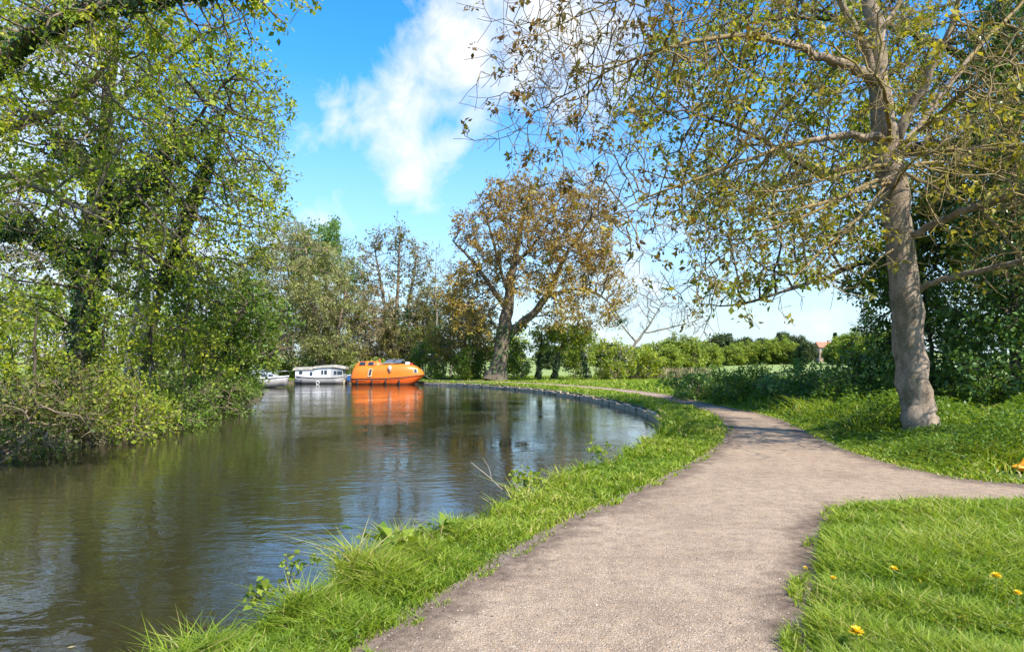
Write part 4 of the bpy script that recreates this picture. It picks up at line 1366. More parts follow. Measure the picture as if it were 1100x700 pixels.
def small_plants():
    # dandelions
    fl = plain('dandelion_yellow', (.86, .60, .012), .6, var=.1)
    st = plain('dandelion_stem', (.16, .22, .05), .6)

    def dandelion(px, py, zt, d, lab):
        Y = (CAMZ - zt) * F / (py - HY)
        x = (px - HX) / F * Y
        root = thing('dandelion', lab, 'flower', (x, Y, 0), 0, 'dandelions in the near grass')
        bm = bmesh.new()
        bmesh.ops.create_cone(bm, segments=6, radius1=.003, radius2=.0025, depth=zt, cap_ends=False)
        bmesh.ops.translate(bm, vec=(0, 0, zt / 2), verts=bm.verts)
        obj('stem', bm_mesh(bm, st, True), root)
        n = 90
        a = R.uniform(0, 6.283, n)
        el = R.uniform(.05, 1.3, n)
        dr = np.column_stack([np.cos(a) * np.cos(el), np.sin(a) * np.cos(el), np.sin(el) * .6])
        pos = np.tile([0, 0, zt], (n, 1)) + dr * .004
        o = obj('petals', leaves_mesh(pos, dr, np.tile([0., 0, 1], (n, 1)) + rand_unit(n) * .1, np.full(n, d / 2), np.full(n, d * .14), R.uniform(0, 1, n), fl, .1), root)
        return root
    dandelion(920, 679, .17, .075, 'largest yellow dandelion, nearest the bottom edge of the lawn')
    dandelion(960, 611, .18, .05, 'yellow dandelion in the middle of the near lawn')
    dandelion(895, 621, .16, .04, 'small orange yellow dandelion near the path edge of the lawn')
    dandelion(1070, 619, .20, .065, 'bright dandelion near the right side of the lawn')
    dandelion(1093, 637, .20, .045, 'dandelion cut by the right edge of the picture')
    dandelion(865, 610, .10, .03, 'smallest dandelion beside the path gravel')

    # leafy sprigs leaning over the water from the near bank
    def sprig(name, label, base, tips, leaf, n, size, mat, group=None):
        t = Tree(.05)
        b = np.array(base, float)
        for k, tip in enumerate(tips):
            tip = np.array(tip, float)
            mid = (b + tip) / 2 + np.array([0, 0, .05])
            t.wpoly(np.array([np.append(b, .005), np.append(mid, .004), np.append(tip, .002)]), True)
        t.r = np.array(t.fix)
        root = thing(name, label, 'plant', b, 0, group)
        obj('stem', t.wood(b, M['bark_twig'], classes=((0, 5),)), root)
        pos = np.array(t.pos)
        idx = np.array([i for i in range(len(pos)) if t.par[i] >= 0 and np.linalg.norm(pos[i] - b) > leaf])
        idx = R.choice(idx, n)
        obj('leaves', t.leaves(b, mat, 1, size, .75, idx, .025, .1, 1.0), root)

    sprig('sapling_sprig', 'small pale leaved shoot standing over the water edge, upper of the two', (-1.62, 4.85, -.05),
          [P(306, 592, 4.7), P(318, 602, 4.6), P(338, 604, 4.9)], .14, 80, .042, M['lf_bright'])
    sprig('sapling_sprig', 'lower yellow green shoot spreading flat above the water', (-1.72, 4.55, -.05),
          [P(266, 638, 4.4), P(284, 632, 4.4), P(300, 634, 4.5), P(272, 646, 4.35)], .10, 120, .045, M['lf_bright'])
    sprig('dock_plant', 'dark broad leaved dock in the bank grass nearest the camera', (-1.05, 5.45, .0),
          [(-1.25, 5.4, .2), (-.95, 5.3, .2), (-1.1, 5.6, .22), (-.85, 5.45, .15)], .05, 26, .10, M['lf_green'])
    sprig('dock_plant', 'dark leafy clump in the middle of the bank grass', (-.62, 5.75, .0),
          [(-.8, 5.7, .15), (-.5, 5.6, .14), (-.6, 5.9, .16)], .05, 22, .08, M['lf_green'])
    for (px, py, Y, lab) in ((645, 492, 10.9, 'leafy weed on the bank edge halfway along the grass strip'), (570, 532, 8.2, 'tall grassy weed clump at the water edge'), (716, 462, 15.4, 'dark weed where the stone edging begins')):
        c = P(px, ground_py(Y), Y)
        sprig('bank_weed', lab, c, [c + np.array([dx, dy, hz]) for dx, dy, hz in ((-.2, 0, .22), (.15, .1, .26), (0, -.15, .28), (-.1, .2, .28), (.25, -.1, .22))], .05, 210, .065, M['lf_bright'])
    # dry twig poking out of the bank
    t = Tree(.08)
    t.wpoly(np.array([[.0, 8.3, -.1, .006], [-.25, 8.25, .15, .005], [-.5, 8.2, .36, .003]]), True)
    t.wpoly(np.array([[-.25, 8.25, .15, .004], [-.28, 8.3, .28, .003], [-.36, 8.3, .40, .002]]))
    t.r = np.array(t.fix)
    o = obj('twig', t.wood(np.array([0, 8.3, 0]), M['bark_pale'], classes=((0, 5),)), None, (0, 8.3, 0))
    tag(o, 'bare dry twig poking out over the water from the near bank', 'twig')


# ------------------------------------------------------------------ boats
def tube_bm(bm, pts, r, k=6):
    pts = np.array(pts, float)
    rings = []
    for i, p in enumerate(pts):
        t = pts[min(i + 1, len(pts) - 1)] - pts[max(i - 1, 0)]
        t /= np.linalg.norm(t)
        u = np.cross(t, (.21, .3, .93) if abs(t[2]) < .9 else (1, .1, 0))
        u /= np.linalg.norm(u)
        w = np.cross(t, u)
        rings.append([bm.verts.new(p + (u * math.cos(a) + w * math.sin(a)) * r) for a in np.arange(k) * 2 * math.pi / k])
    for a, b in zip(rings[:-1], rings[1:]):
        for j in range(k):
            bm.faces.new((a[j], a[(j + 1) % k], b[(j + 1) % k], b[j]))
    bm.faces.new(rings[0][::-1])
    bm.faces.new(rings[-1])


def loft(rows, mat, smooth=True, close_ends=True):
    """rows of equally many points -> skin"""
    bm = bmesh.new()
    vs = [[bm.verts.new(p) for p in r] for r in rows]
    for a, b in zip(vs[:-1], vs[1:]):
        for j in range(len(a) - 1):
            bm.faces.new((a[j], a[j + 1], b[j + 1], b[j]))
    if close_ends:
        for r in (vs[0][::-1], vs[-1]):
            try:
                bm.faces.new(r)
            except ValueError:
                pass
    bmesh.ops.remove_doubles(bm, verts=bm.verts, dist=1e-4)
    return bm_mesh(bm, mat, smooth)


def patch(bm, quad, nrm, th=.02):
    q = [np.array(p, float) for p in quad]
    nv = np.array(nrm, float) * th
    a = [bm.verts.new(p - nv) for p in q]
    b = [bm.verts.new(p + nv) for p in q]
    bm.faces.new(b)
    bm.faces.new(a[::-1])
    for i in range(4):
        bm.faces.new((a[i], a[(i + 1) % 4], b[(i + 1) % 4], b[i]))


def stained(name, col, grime, rough=.4):
    m, nt, b = new_mat(name)
    st = noise(nt, mapped(nt, (5, 5, .5)), 1.6, 5, .65)
    f = noise(nt, mapped(nt), 2.2, 4, .6)
    c = ramp(nt, f, [(.3, tuple(v * .84 for v in col)), (.7, col)])
    c = mixc(nt, ramp(nt, st, [(.52, (0, 0, 0)), (.75, (.55, .55, .55))]), c, grime)
    sp = nt.nodes.new('ShaderNodeSeparateXYZ')
    nt.links.new(mapped(nt), sp.inputs[0])
    zl = N(nt, 'ShaderNodeMath', operation='MULTIPLY_ADD')
    nt.links.new(st, zl.inputs[0])
    zl.inputs[1].default_value = -.25
    nt.links.new(sp.outputs[2], zl.inputs[2])
    c = mixc(nt, ramp(nt, zl.outputs[0], [(0, (.8, .8, .8)), (.12, (0, 0, 0))]), c, grime)
    nt.links.new(c, b.inputs['Base Color'])
    b.inputs['Roughness'].default_value = rough
    return m


def boats():
    orange = stained('orange_gelcoat', (.80, .185, .012), (.40, .11, .02), .38)
    orange_h = stained('orange_hull_paint', (.72, .105, .008), (.16, .05, .02), .42)
    dark = plain('dark_rubber', (.02, .02, .022), .6)
    glass = plain('boat_glass', (.025, .035, .045), .08)
    white = stained('white_boat_paint', (.74, .73, .70), (.42, .39, .33), .5)
    grey = stained('grey_boat_paint', (.20, .19, .18), (.09, .085, .07), .55)
    grey2 = plain('light_grey_paint', (.36, .35, .33), .5, var=.12, scale=2)
    roofm = plain('weathered_roof', (.27, .25, .20), .8, var=.3, scale=3)
    canvas = plain('blue_grey_canvas', (.30, .36, .40), .7, var=.12)
    blue = plain('blue_cover', (.03, .10, .30), .5)
    steel = plain('dull_steel', (.45, .45, .44), .4, .6)
    redm = plain('red_plastic', (.55, .05, .03), .5)
    panelm = plain('solar_glass', (.10, .11, .13), .2, var=.2)

    # --- orange lifeboat. x along the hull from stern to bow, y towards the far bank
    Y = 66.0
    L = 7.05
    x0 = (379.5 - HX) / F * Y
    root = thing('lifeboat', 'bright orange enclosed lifeboat moored on the bend with its bow to the right', 'boat', (x0, Y, WZ), math.radians(-3))
    ts = [0, .015, .05, .12, .25, .4, .55, .68, .78, .86, .92, .96, .985, 1.0]

    def beam(t):
        if t < .1:
            return 1.15 * (.80 + .2 * math.sqrt(t / .1))
        return 1.15 * max(0, 1 - max(0, (t - .5) / .5) ** 2.4) ** .62 if t < 1 else 0.02
    strake = lambda t: .60 + .05 * t + .42 * max(0, t - .45) ** 1.6 * 2.0

    def top(t):
        pts = [(0, 1.45), (.015, 1.68), (.05, 1.80), (.12, 1.88), (.25, 1.93), (.4, 1.98), (.55, 2.02), (.68, 2.02), (.78, 1.98), (.86, 1.88), (.92, 1.70), (.96, 1.48), (.985, 1.28), (1.0, strake(1) + .02)]
        return float(np.interp(t, [p[0] for p in pts], [p[1] for p in pts]))
    hull, can, belt = [], [], []
    for t in ts:
        b = max(beam(t), .02)
        zs = strake(t)
        x = t * L
        kz = -.45 + 1.25 * max(0, (t - .72) / .28) ** 2.0
        xs = lambda z: x - max(0, (zs - z)) * .55 * max(0, (t - .6) / .4) ** 1.5 + (.12 * (zs - z) if t < .02 else 0)
        r = []
        for s in np.linspace(-1, 1, 17):
            yy = b * math.copysign(abs(math.sin(s * math.pi / 2)) ** .8, s)
            zz = kz + (zs - kz) * (1 - math.cos(s * math.pi / 2) ** .9)
            r.append((xs(zz), yy, zz))
        hull.append(r)
        r = []
        for s in np.linspace(-1, 1, 21):
            a = s * math.pi / 2
            yy = b * .985 * math.copysign(abs(math.sin(a)) ** .62, s)
            zz = zs + (top(t) - zs) * abs(math.cos(a)) ** .55
            xx = x - (zz - zs) * (.10 if t > .9 else (-.16 if t < .03 else 0))
            r.append((xx, yy, zz))
        can.append(r)
    obj('hull', loft(hull, orange_h), root)
    obj('canopy', loft(can, orange), root)
    bm = bmesh.new()
    for sgn in (-1, 1):
        tube_bm(bm, [(t * L, sgn * (beam(t) + .02) if t < 1 else 0, strake(t)) for t in ts], .042)
    obj('rubbing_strake', bm_mesh(bm, plain('strake_rubber', (.20, .055, .012), .6), True), root)
    # helmsman's cupola at the stern
    wh = []
    for t, zt, hb in ((.055, 1.82, .55), (.085, 2.16, .62), (.13, 2.26, .68), (.25, 2.28, .70), (.36, 2.26, .66), (.40, 2.0, .58)):
        wh.append([(t * L, -hb - .12, 1.62), (t * L, -hb - .05, 1.9), (t * L, -hb + .10, zt - .05), (t * L, -hb + .2, zt), (t * L, hb - .2, zt), (t * L, hb - .10, zt - .05), (t * L, hb + .05, 1.9), (t * L, hb + .12, 1.62)])
    cup = obj('cupola', loft(wh, orange, False), root)
    for a, b in ((.115, .20), (.235, .315)):
        bm = bmesh.new()
        patch(bm, [(a * L, -.765, 1.90), (b * L, -.765, 1.90), (b * L, -.60, 2.20), (a * L + .08, -.60, 2.20)], (0, -.88, .48), .035)
        obj('window', bm_mesh(bm, glass), cup)
    # side hatch with a dark window, bow window
    bm = bmesh.new()
    patch(bm, [(.245 * L, -1.165, .78), (.300 * L, -1.165, .78), (.315 * L, -1.09, 1.55), (.262 * L, -1.09, 1.55)], (0, -.995, .10), .03)
    h = obj('hatch', bm_mesh(bm, plain('pale_frame', (.62, .42, .24), .5)), root)
    bm = bmesh.new()
    patch(bm, [(.262 * L, -1.185, .92), (.291 * L, -1.185, .92), (.305 * L, -1.115, 1.48), (.276 * L, -1.115, 1.48)], (0, -.995, .10), .03)
    obj('window', bm_mesh(bm, glass), h)
    bm = bmesh.new()
    tb = .895
    yb = -beam(tb) * .93
    patch(bm, [(.868 * L, -beam(.868) * .97, 1.12), (.925 * L, -beam(.925) * .97, 1.12), (.915 * L, -beam(.915) * .80, 1.56), (.872 * L, -beam(.872) * .84, 1.60)], (.35, -.9, .25), .05)
    w = obj('window_surround', bm_mesh(bm, plain('pale_bow_frame', (.60, .48, .34), .5)), root)
    bm = bmesh.new()
    patch(bm, [(.880 * L, -beam(.88) * .97 - .04, 1.20), (.914 * L, -beam(.914) * .97 - .04, 1.20), (.905 * L, -beam(.905) * .82 - .04, 1.50), (.880 * L, -beam(.88) * .85 - .04, 1.52)], (.35, -.9, .25), .05)
    obj('window', bm_mesh(bm, glass), w)
    # fenders, mast lamp, small roof gear
    for t in (.105, .31, .50, .685):
        bm = bmesh.new()
        tube_bm(bm, [(t * L, -beam(t) - .10, .46), (t * L, -beam(t) - .11, .40), (t * L, -beam(t) - .11, .06), (t * L, -beam(t) - .10, 0)], .075, 8)
        tube_bm(bm, [(t * L, -beam(t) - .05, strake(t)), (t * L, -beam(t) - .10, .44)], .012, 4)
        obj('fender', bm_mesh(bm, dark, True), root)
    bm = bmesh.new()
    bmesh.ops.create_uvsphere(bm, u_segments=12, v_segments=8, radius=.21)
    bmesh.ops.scale(bm, vec=(.8, .7, 1.25), verts=bm.verts)
    bmesh.ops.translate(bm, vec=(.555 * L, -1.16, 1.62), verts=bm.verts)
    obj('buoy', bm_mesh(bm, plain('faded_pink_white', (.70, .55, .48), .5), True), root)
    bm = bmesh.new()
    bmesh.ops.create_uvsphere(bm, u_segments=10, v_segments=6, radius=.11)
    bmesh.ops.translate(bm, vec=(.557 * L, -1.17, 1.30), verts=bm.verts)
    obj('buoy', bm_mesh(bm, grey, True), root)
    for a, b in ((.45, .56), (.575, .68)):
        bm = bmesh.new()
        patch(bm, [(a * L, -.62, 2.06), (b * L, -.62, 2.10), (b * L + .22, .25, 2.48), (a * L + .22, .25, 2.44)], (0, -.4, .9), .02)
        tube_bm(bm, [(a * L + .2, .2, 1.9), (a * L + .2, .2, 2.44)], .02, 5)
        tube_bm(bm, [(b * L + .2, .2, 1.9), (b * L + .2, .2, 2.46)], .02, 5)
        obj('solar_panel', bm_mesh(bm, panelm), root)
    bm = bmesh.new()
    tube_bm(bm, [(.37 * L, .1, 2.1), (.37 * L, .1, 2.52)], .06, 8)
    obj('lamp', bm_mesh(bm, redm, True), root)
    obj('roof_chest', bm_mesh(box_bm([(.745 * L, -.5, 1.9, .80 * L, .1, 2.22)], .05), white), root)
    obj('roof_chest', bm_mesh(box_bm([(.81 * L, -.42, 1.84, .84 * L, 0, 2.12)], .04), redm), root)
    bm = bmesh.new()
    tube_bm(bm, [(.30 * L, -.95, 1.93), (.40 * L, -.9, 2.04), (.50 * L, -.8, 2.1), (.60 * L, -.7, 2.12)], .025, 5)
    obj('handrail', bm_mesh(bm, grey2, True), root)

    bm = bmesh.new()
    tube_bm(bm, [(.985 * L, -.05, 1.0), (1.03 * L, .5, .72), (1.10 * L, 1.3, .45), (1.16 * L, 2.2, .36)], .018, 5)
    obj('mooring_rope', bm_mesh(bm, plain('rope', (.35, .31, .24), .9), True), root)
    bm = bmesh.new()
    tube_bm(bm, [(t * L, -beam(t) - .035, strake(t) - z) for t, z in ((.06, .02), (.13, .16), (.2, .18), (.27, .03), (.34, .15), (.41, .17), (.48, .03), (.55, .15), (.62, .16), (.68, .03), (.74, .12), (.80, .03))], .014, 5)
    obj('grab_line', bm_mesh(bm, plain('grab_rope', (.30, .16, .08), .9), True), root)

    # --- dark tender at the bow
    t = thing('dinghy', 'low dark dinghy tucked against the bow of the orange lifeboat', 'boat', ((460 - HX) / F * 67, 67, WZ))
    rows = []
    for s, b, zk, zt in ((-.7, .30, -.1, .26), (-.3, .42, -.12, .28), (.3, .40, -.1, .30), (.7, .16, 0, .34), (.85, .02, .2, .36)):
        rows.append([(s, -b * .1, zt - .16), (s, -b + .07, zt - .02), (s, -b, zt), (s, -b * .9, .05), (s, 0, zk), (s, b * .9, .05), (s, b, zt), (s, b - .07, zt - .02), (s, b * .1, zt - .16)])
    obj('hull', loft(rows, plain('dark_dinghy', (.03, .03, .035), .5)), t)
    obj('seat', bm_mesh(box_bm([(-.1, -.36, .16, .12, .36, .20)]), grey), t)

    # --- white houseboat
    Y = 68.0
    x0 = (318.5 - HX) / F * Y
    L = 4.95
    root = thing('houseboat', 'white houseboat with a weathered grey roof and dark hull', 'boat', (x0, Y, WZ), math.radians(2))
    rows = []
    for t, b, zt in ((0, .55, .88), (.04, .82, .84), (.15, .98, .76), (.45, 1.05, .66), (.8, 1.05, .68), (1.0, 1.0, .80)):
        rows.append([(t * L, -b + .06, zt - .05), (t * L, -b, zt), (t * L + (.06 if t == 0 else 0), -b * .92, .0), (t * L, 0, -.3), (t * L, b * .92, 0), (t * L, b, zt), (t * L, b - .06, zt - .05)])
    obj('hull', loft(rows, grey, True), root)
    bm = bmesh.new()
    tube_bm(bm, [(t * L, -b - .02, z - .02) for t, b, z in ((0, .55, .88), (.04, .82, .84), (.15, .98, .76), (.45, 1.05, .66), (.8, 1.05, .68), (1.0, 1.0, .80))], .035)
    obj('rubbing_strake', bm_mesh(bm, grey2, True), root)
    # two cabin sections in white, grey wheelhouse end
    cab = []
    for x, zt in ((.02 * L, 1.38), (.40 * L, 1.42)):
        cab.append([(x, -.80, .62), (x, -.74, zt), (x, .74, zt), (x, .80, .62)])
    obj('cabin', loft(cab, white, False), root)
    cab = []
    for x, zt in ((.40 * L + .002, 1.52), (.735 * L, 1.66)):
        cab.append([(x, -.84, .60), (x, -.78, zt), (x, .78, zt), (x, .84, .60)])
    obj('saloon', loft(cab, white, False), root)
    cab = []
    for x, zt in ((.737 * L, 1.66), (.975 * L, 1.50)):
        cab.append([(x, -.86, .66), (x, -.78, zt), (x, .78, zt), (x, .86, .66)])
    wh = obj('wheelhouse', loft(cab, grey2, False), root)
    def roof(xs, zs, w, th):
        rows = [[(x, -w, z), (x, -w + .1, z + th * .7), (x, -.3, z + th), (x, .3, z + th), (x, w - .1, z + th * .7), (x, w, z), (x, 0, z - .02)] for x, z in zip(xs, zs)]
        return loft(rows, roofm, False)
    obj('roof', roof([-.02 * L, .2 * L, .395 * L], [1.39, 1.43, 1.43], .86, .30), root)
    obj('roof', roof([.38 * L, .6 * L, .80 * L, 1.03 * L], [1.54, 1.64, 1.69, 1.50], .92, .26), root)
    for a, b, z0, z1, yy in ((.10, .165, 1.02, 1.30, .805), (.315, .365, .88, 1.22, .815), (.545, .585, 1.0, 1.38, .84), (.605, .66, .98, 1.40, .84)):
        bm = bmesh.new()
        patch(bm, [(a * L, -yy, z0), (b * L, -yy, z0), (b * L, -yy + .04, z1), (a * L, -yy + .04, z1)], (0, -1, .1), .03)
        obj('window', bm_mesh(bm, glass), root)
    for a, b in ((.80, .85), (.87, .965)):
        bm = bmesh.new()
        patch(bm, [(a * L, -.855, .98), (b * L, -.855, .98), (b * L, -.82, 1.32), (a * L, -.82, 1.32)], (0, -1, .1), .03)
        obj('window', bm_mesh(bm, glass), wh)
    for t in (.03, .155):
        bm = bmesh.new()
        tube_bm(bm, [(t * L, -1.0 - t * .4, .46), (t * L, -1.0 - t * .4, .02)], .08, 8)
        obj('fender', bm_mesh(bm, dark, True), root)
    bm = bmesh.new()
    a = np.linspace(0, 2 * math.pi, 17)
    tube_bm(bm, [(.485 * L + .15 * math.cos(q), -1.10, .14 + .15 * math.sin(q)) for q in a], .045)
    obj('lifebelt', bm_mesh(bm, white, True), root)
    # outboard at the stern with a blue cover
    mo = obj('outboard_motor', bm_mesh(box_bm([(1.035 * L, -.22, .28, 1.10 * L, .22, .78)], .06), blue), root)
    obj('cap', bm_mesh(box_bm([(1.03 * L, -.24, .785, 1.105 * L, .24, .92)], .04), plain('pale_blue_cap', (.45, .52, .62), .5)), mo)
    bm = bmesh.new()
    tube_bm(bm, [(1.06 * L, 0, .3), (1.06 * L, 0, -.5)], .08, 8)
    obj('shaft', bm_mesh(bm, dark, True), mo)
    # mooring post
    po = thing('mooring_post', 'short pale wooden post between the houseboat and the lifeboat', 'post', ((369.3 - HX) / F * 66.6, 66.6, -1))
    bm = bmesh.new()
    tube_bm(bm, [(0, 0, 0), (.01, 0, .8), (.02, 0, 1.08)], .06, 8)
    obj('shaft', bm_mesh(bm, plain('pale_wood', (.42, .36, .22), .8), True), po)

    # --- grey cruiser half hidden by the bank
    Y = 57.0
    x0 = (246 - HX) / F * Y
    L = 5.05
    root = thing('cabin_cruiser', 'grey cruiser with a canvas windscreen cover, half hidden by the left bank', 'boat', (x0, Y, WZ), math.radians(3))
    rows = []
    for t, b, zt, k in ((0, .95, .72, -.2), (.3, 1.05, .74, -.25), (.6, 1.0, .80, -.2), (.82, .62, .88, 0), (.94, .25, .94, .3), (1.0, .03, .97, .7)):
        rows.append([(t * L, -b * .6, zt + .06), (t * L, -b, zt), (t * L - (1 - .0) * .25 * (t > .8), -b * .75, .08), (t * L - .4 * (t > .8), 0, k), (t * L - .25 * (t > .8), b * .75, .08), (t * L, b, zt), (t * L, b * .6, zt + .06)])
    obj('hull', loft(rows, plain('cruiser_grey', (.30, .28, .26), .4, var=.15)), root)
    bm = bmesh.new()
    tube_bm(bm, [(t * L, -b - .02, z) for t, b, z in ((0, .95, .72), (.3, 1.05, .74), (.6, 1.0, .80), (.82, .62, .88), (.94, .25, .94), (1.0, .03, .97))], .05)
    obj('rubbing_strake', bm_mesh(bm, white, True), root)
    cab = [[(x, -w, .8), (x, -w * .9, z), (x, w * .9, z), (x, w, .8)] for x, w, z in ((.1 * L, .8, 1.25), (.55 * L, .8, 1.28), (.80 * L, .5, 1.02))]
    cb = obj('cabin', loft(cab, grey2, False), root)
    for a, b in ((.58, .66), (.69, .76)):
        bm = bmesh.new()
        patch(bm, [(a * L, -.80 + (a - .55) * 1.2, .92), (b * L, -.80 + (b - .55) * 1.2, .92), (b * L, -.74 + (b - .55) * 1.2, 1.06), (a * L, -.74 + (a - .55) * 1.2, 1.12)], (.15, -1, .1), .03)
        obj('window', bm_mesh(bm, glass), cb)
    cv = [[(x, -w, z0), (x, -w * .95, z0 + (z1 - z0) * .7), (x, -w * .5, z1), (x, w * .5, z1), (x, w * .95, z0 + (z1 - z0) * .7), (x, w, z0)] for x, w, z0, z1 in ((.12 * L, .86, 1.1, 1.5), (.35 * L, .88, 1.15, 1.95), (.52 * L, .84, 1.18, 1.90), (.68 * L, .7, 1.12, 1.22))]
    cp = obj('canopy', loft(cv, canvas, False), root)
    bm = bmesh.new()
    patch(bm, [(.545 * L, -.5, 1.86), (.545 * L, .5, 1.86), (.665 * L, .42, 1.28), (.665 * L, -.42, 1.28)], (.7, 0, .6), .03)
    obj('window', bm_mesh(bm, glass), cp)
    bm = bmesh.new()
    tube_bm(bm, [(.78 * L, -.4, 1.0), (.80 * L, -.42, 1.35), (.95 * L, -.15, 1.40), (1.0 * L, 0, 1.40), (.95 * L, .15, 1.4), (.80 * L, .42, 1.35), (.78 * L, .4, 1.0)], .02, 5)
    obj('bow_rail', bm_mesh(bm, steel, True), root)
    obj('seat_cushion', bm_mesh(box_bm([(.02 * L, -.8, 1.0, .1 * L, .3, 1.35)], .05), plain('faded_red', (.5, .14, .10), .7)), root)


def orange_bag():
    # crumpled bright orange bag at the right edge, a dark drawn loop on it
    Y = 9.6
    c = P(1101, 500, Y)
    root = thing('plastic_bag', 'bright orange crumpled bag on the verge at the right edge', 'bag', (c[0] + .06, Y, 0))
    bm = bmesh.new()
    bmesh.ops.create_icosphere(bm, subdivisions=4, radius=1)
    for v in bm.verts:
        p = v.co.copy()
        f = .12 * math.sin(5 * p.x + 3 * p.z) + .09 * math.sin(9 * p.z - 4 * p.y) + .07 * math.sin(13 * p.x + 7 * p.y)
        taper = 1 - .62 * max(0, -p.x)
        v.co = Vector((p.x * .20 * (1 + f * .3) - (.04 if p.x < -.8 else 0), p.y * .09 * (1 + f), p.z * .125 * taper * (1 + f * .6) + .02 * p.x))
    bmesh.ops.translate(bm, vec=(0, 0, float(c[2]) + .0), verts=bm.verts)
    obj('sack', bm_mesh(bm, plain('orange_plastic', (.80, .27, .012), .4, var=.1, scale=14), True), root)
    bm = bmesh.new()
    a = np.linspace(.2, 5.6, 18)
    tube_bm(bm, [(.02 + .032 * math.cos(q), -.098, float(c[2]) + .012 + .028 * math.sin(q)) for q in a], .005, 5)
    obj('drawstring', bm_mesh(bm, plain('dark_cord', (.08, .035, .02), .7), True), root)


# ------------------------------------------------------------------ sky, sun, camera
SUN_EL, SUN_DIR = 48.0, (0.68, -0.73)


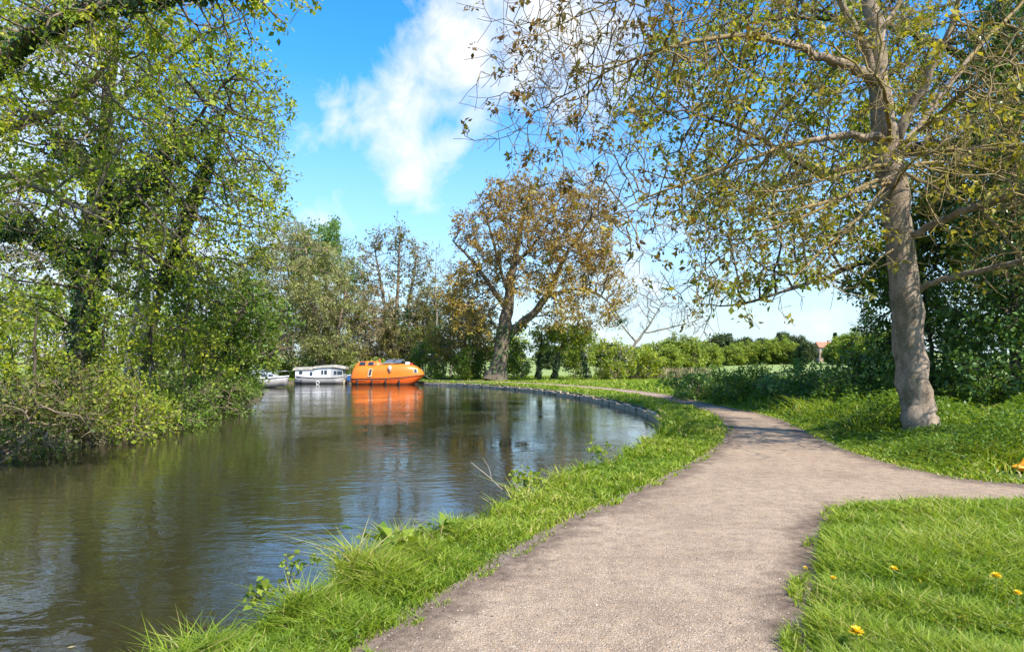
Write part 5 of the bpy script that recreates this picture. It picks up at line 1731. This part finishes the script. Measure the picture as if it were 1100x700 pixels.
def light():
    w = bpy.data.worlds.new('World')
    sc.world = w
    w.use_nodes = True
    nt = w.node_tree
    bg = nt.nodes['Background']
    sky = nt.nodes.new('ShaderNodeTexSky')
    sky.sky_type = 'NISHITA'
    sky.sun_disc = False
    sky.sun_elevation = math.radians(SUN_EL)
    sky.sun_rotation = math.atan2(SUN_DIR[0], SUN_DIR[1])
    sky.air_density = 1.0
    sky.dust_density = 0.6
    sky.ozone_density = 2.2
    hs = N(nt, 'ShaderNodeHueSaturation', Saturation=1.42, Hue=.502)
    nt.links.new(sky.outputs[0], hs.inputs['Color'])
    nt.links.new(hs.outputs[0], bg.inputs[0])
    bg.inputs[1].default_value = 0.15
    # clouds high over the far bank
    tc = nt.nodes.new('ShaderNodeTexCoord')
    sp = nt.nodes.new('ShaderNodeSeparateXYZ')
    nt.links.new(tc.outputs['Generated'], sp.inputs[0])

    def math_(op, a, b=None, c=None):
        n = N(nt, 'ShaderNodeMath', operation=op)
        for i, v in enumerate((a, b, c)):
            if v is None:
                continue
            if hasattr(v, 'links'):
                nt.links.new(v, n.inputs[i])
            else:
                n.inputs[i].default_value = v
        return n.outputs[0]
    az = math_('ARCTAN2', sp.outputs[0], sp.outputs[1])
    el = math_('ARCSINE', sp.outputs[2])
    cb = nt.nodes.new('ShaderNodeCombineXYZ')
    nt.links.new(az, cb.inputs[0])
    nt.links.new(el, cb.inputs[1])
    n1 = N(nt, 'ShaderNodeTexNoise', Scale=12.0, Detail=9.0, Roughness=0.6, Distortion=0.4)
    nt.links.new(cb.outputs[0], n1.inputs['Vector'])
    n2 = N(nt, 'ShaderNodeTexNoise', Scale=4.0, Detail=5.0, Roughness=0.6)
    nt.links.new(cb.outputs[0], n2.inputs['Vector'])
    tot = None
    blobs = [(500, 60, .12, .95), (555, 25, .14, 1), (460, 70, .09, .85), (440, 105, .085, .85), (400, 120, .07, .7), (365, 128, .07, .6), (335, 142, .05, .45), (425, 150, .075, .75),
             (475, 155, .06, .62), (440, 190, .07, .7), (620, 40, .15, .9), (600, 90, .09, .6), (20, 90, .16, .8), (-80, 200, .3, .8), (345, 238, .07, .42), (660, 330, .20, .45),
             (120, 300, .25, .6), (850, 345, .2, .22), (730, 110, .08, .25), (320, 300, .12, .4)]
    for px, py, r, s in blobs:
        d = np.array([(px - HX) / F, 1, (HY - py) / F])
        d /= np.linalg.norm(d)
        dn = N(nt, 'ShaderNodeVectorMath', operation='DISTANCE')
        nt.links.new(cb.outputs[0], dn.inputs[0])
        dn.inputs[1].default_value = (math.atan2(d[0], d[1]), math.asin(d[2]), 0)
        mr = N(nt, 'ShaderNodeMapRange')
        mr.interpolation_type = 'SMOOTHSTEP'
        nt.links.new(dn.outputs['Value'], mr.inputs[0])
        mr.inputs[1].default_value, mr.inputs[2].default_value = r * 1.25, 0
        mr.inputs[3].default_value, mr.inputs[4].default_value = 0, s
        tot = mr.outputs[0] if tot is None else math_('MAXIMUM', tot, mr.outputs[0])
    # loose clouds elsewhere
    m = math_('ADD', tot, math_('MULTIPLY_ADD', n2.outputs['Fac'], .35, -.20))
    m = math_('MULTIPLY_ADD', math_('SUBTRACT', n1.outputs['Fac'], .5), 1.55, m)
    fac = ramp(nt, m, [(0.2, (0, 0, 0)), (0.5, (.5, .5, .5)), (0.9, (.93, .93, .93))])
    # thin haze towards the horizon
    hz = N(nt, 'ShaderNodeMapRange')
    nt.links.new(el, hz.inputs[0])
    hz.inputs[1].default_value, hz.inputs[2].default_value = 0.0, 0.40
    hz.inputs[3].default_value, hz.inputs[4].default_value = .88, 0
    cl = nt.nodes.new('ShaderNodeBackground')
    nt.links.new(ramp(nt, n1.outputs['Fac'], [(.3, (.74, .84, 1.0)), (.6, (1, 1, 1))]), cl.inputs[0])
    cl.inputs[1].default_value = 0.47
    hb = nt.nodes.new('ShaderNodeBackground')
    hb.inputs[0].default_value = (.245, .325, .395, 1)
    m0 = nt.nodes.new('ShaderNodeMixShader')
    nt.links.new(hz.outputs[0], m0.inputs[0])
    nt.links.new(bg.outputs[0], m0.inputs[1])
    nt.links.new(hb.outputs[0], m0.inputs[2])
    mx = nt.nodes.new('ShaderNodeMixShader')
    nt.links.new(fac, mx.inputs[0])
    nt.links.new(m0.outputs[0], mx.inputs[1])
    nt.links.new(cl.outputs[0], mx.inputs[2])
    nt.links.new(mx.outputs[0], nt.nodes['World Output'].inputs[0])

    ld = bpy.data.lights.new('sun', 'SUN')
    ld.energy = 3.9
    ld.angle = math.radians(.53)
    ld.color = (1, .955, .87)
    o = bpy.data.objects.new('sun', ld)
    COL.objects.link(o)
    ce = math.cos(math.radians(SUN_EL))
    h = math.hypot(*SUN_DIR)
    d = Vector((SUN_DIR[0] / h * ce, SUN_DIR[1] / h * ce, math.sin(math.radians(SUN_EL))))
    o.rotation_euler = d.to_track_quat('Z', 'Y').to_euler()
    o.location = (10, -30, 40)


def camera():
    c = bpy.data.cameras.new('camera')
    c.sensor_width = 36
    c.lens = 36 * F / 1100
    c.shift_y = (HY - 350) / 1100
    c.clip_start, c.clip_end = .05, 9000
    o = bpy.data.objects.new('camera', c)
    COL.objects.link(o)
    o.location = (0, 0, CAMZ)
    o.rotation_euler = (math.radians(90), 0, 0)
    sc.camera = o


import time
T0 = time.time()


def step(f):
    global R
    R = np.random.default_rng(abs(hash(f.__name__)) % 1000 if False else sum(map(ord, f.__name__)))
    f()
    print('%-16s %.1fs' % (f.__name__, time.time() - T0))


for f in (build_setting, right_maple, right_backdrop, left_bank, middle, distance, grass, floating, small_plants, boats, orange_bag, light, camera):
    step(f)
sc.view_settings.view_transform = 'Standard'
sc.view_settings.look = 'None'
sc.view_settings.gamma = 1
sc.view_settings.exposure = 1.32
sc.cycles.max_bounces = 6
sc.cycles.transparent_max_bounces = 4
print('polys', sum(len(o.data.polygons) for o in sc.objects if o.type == 'MESH'))
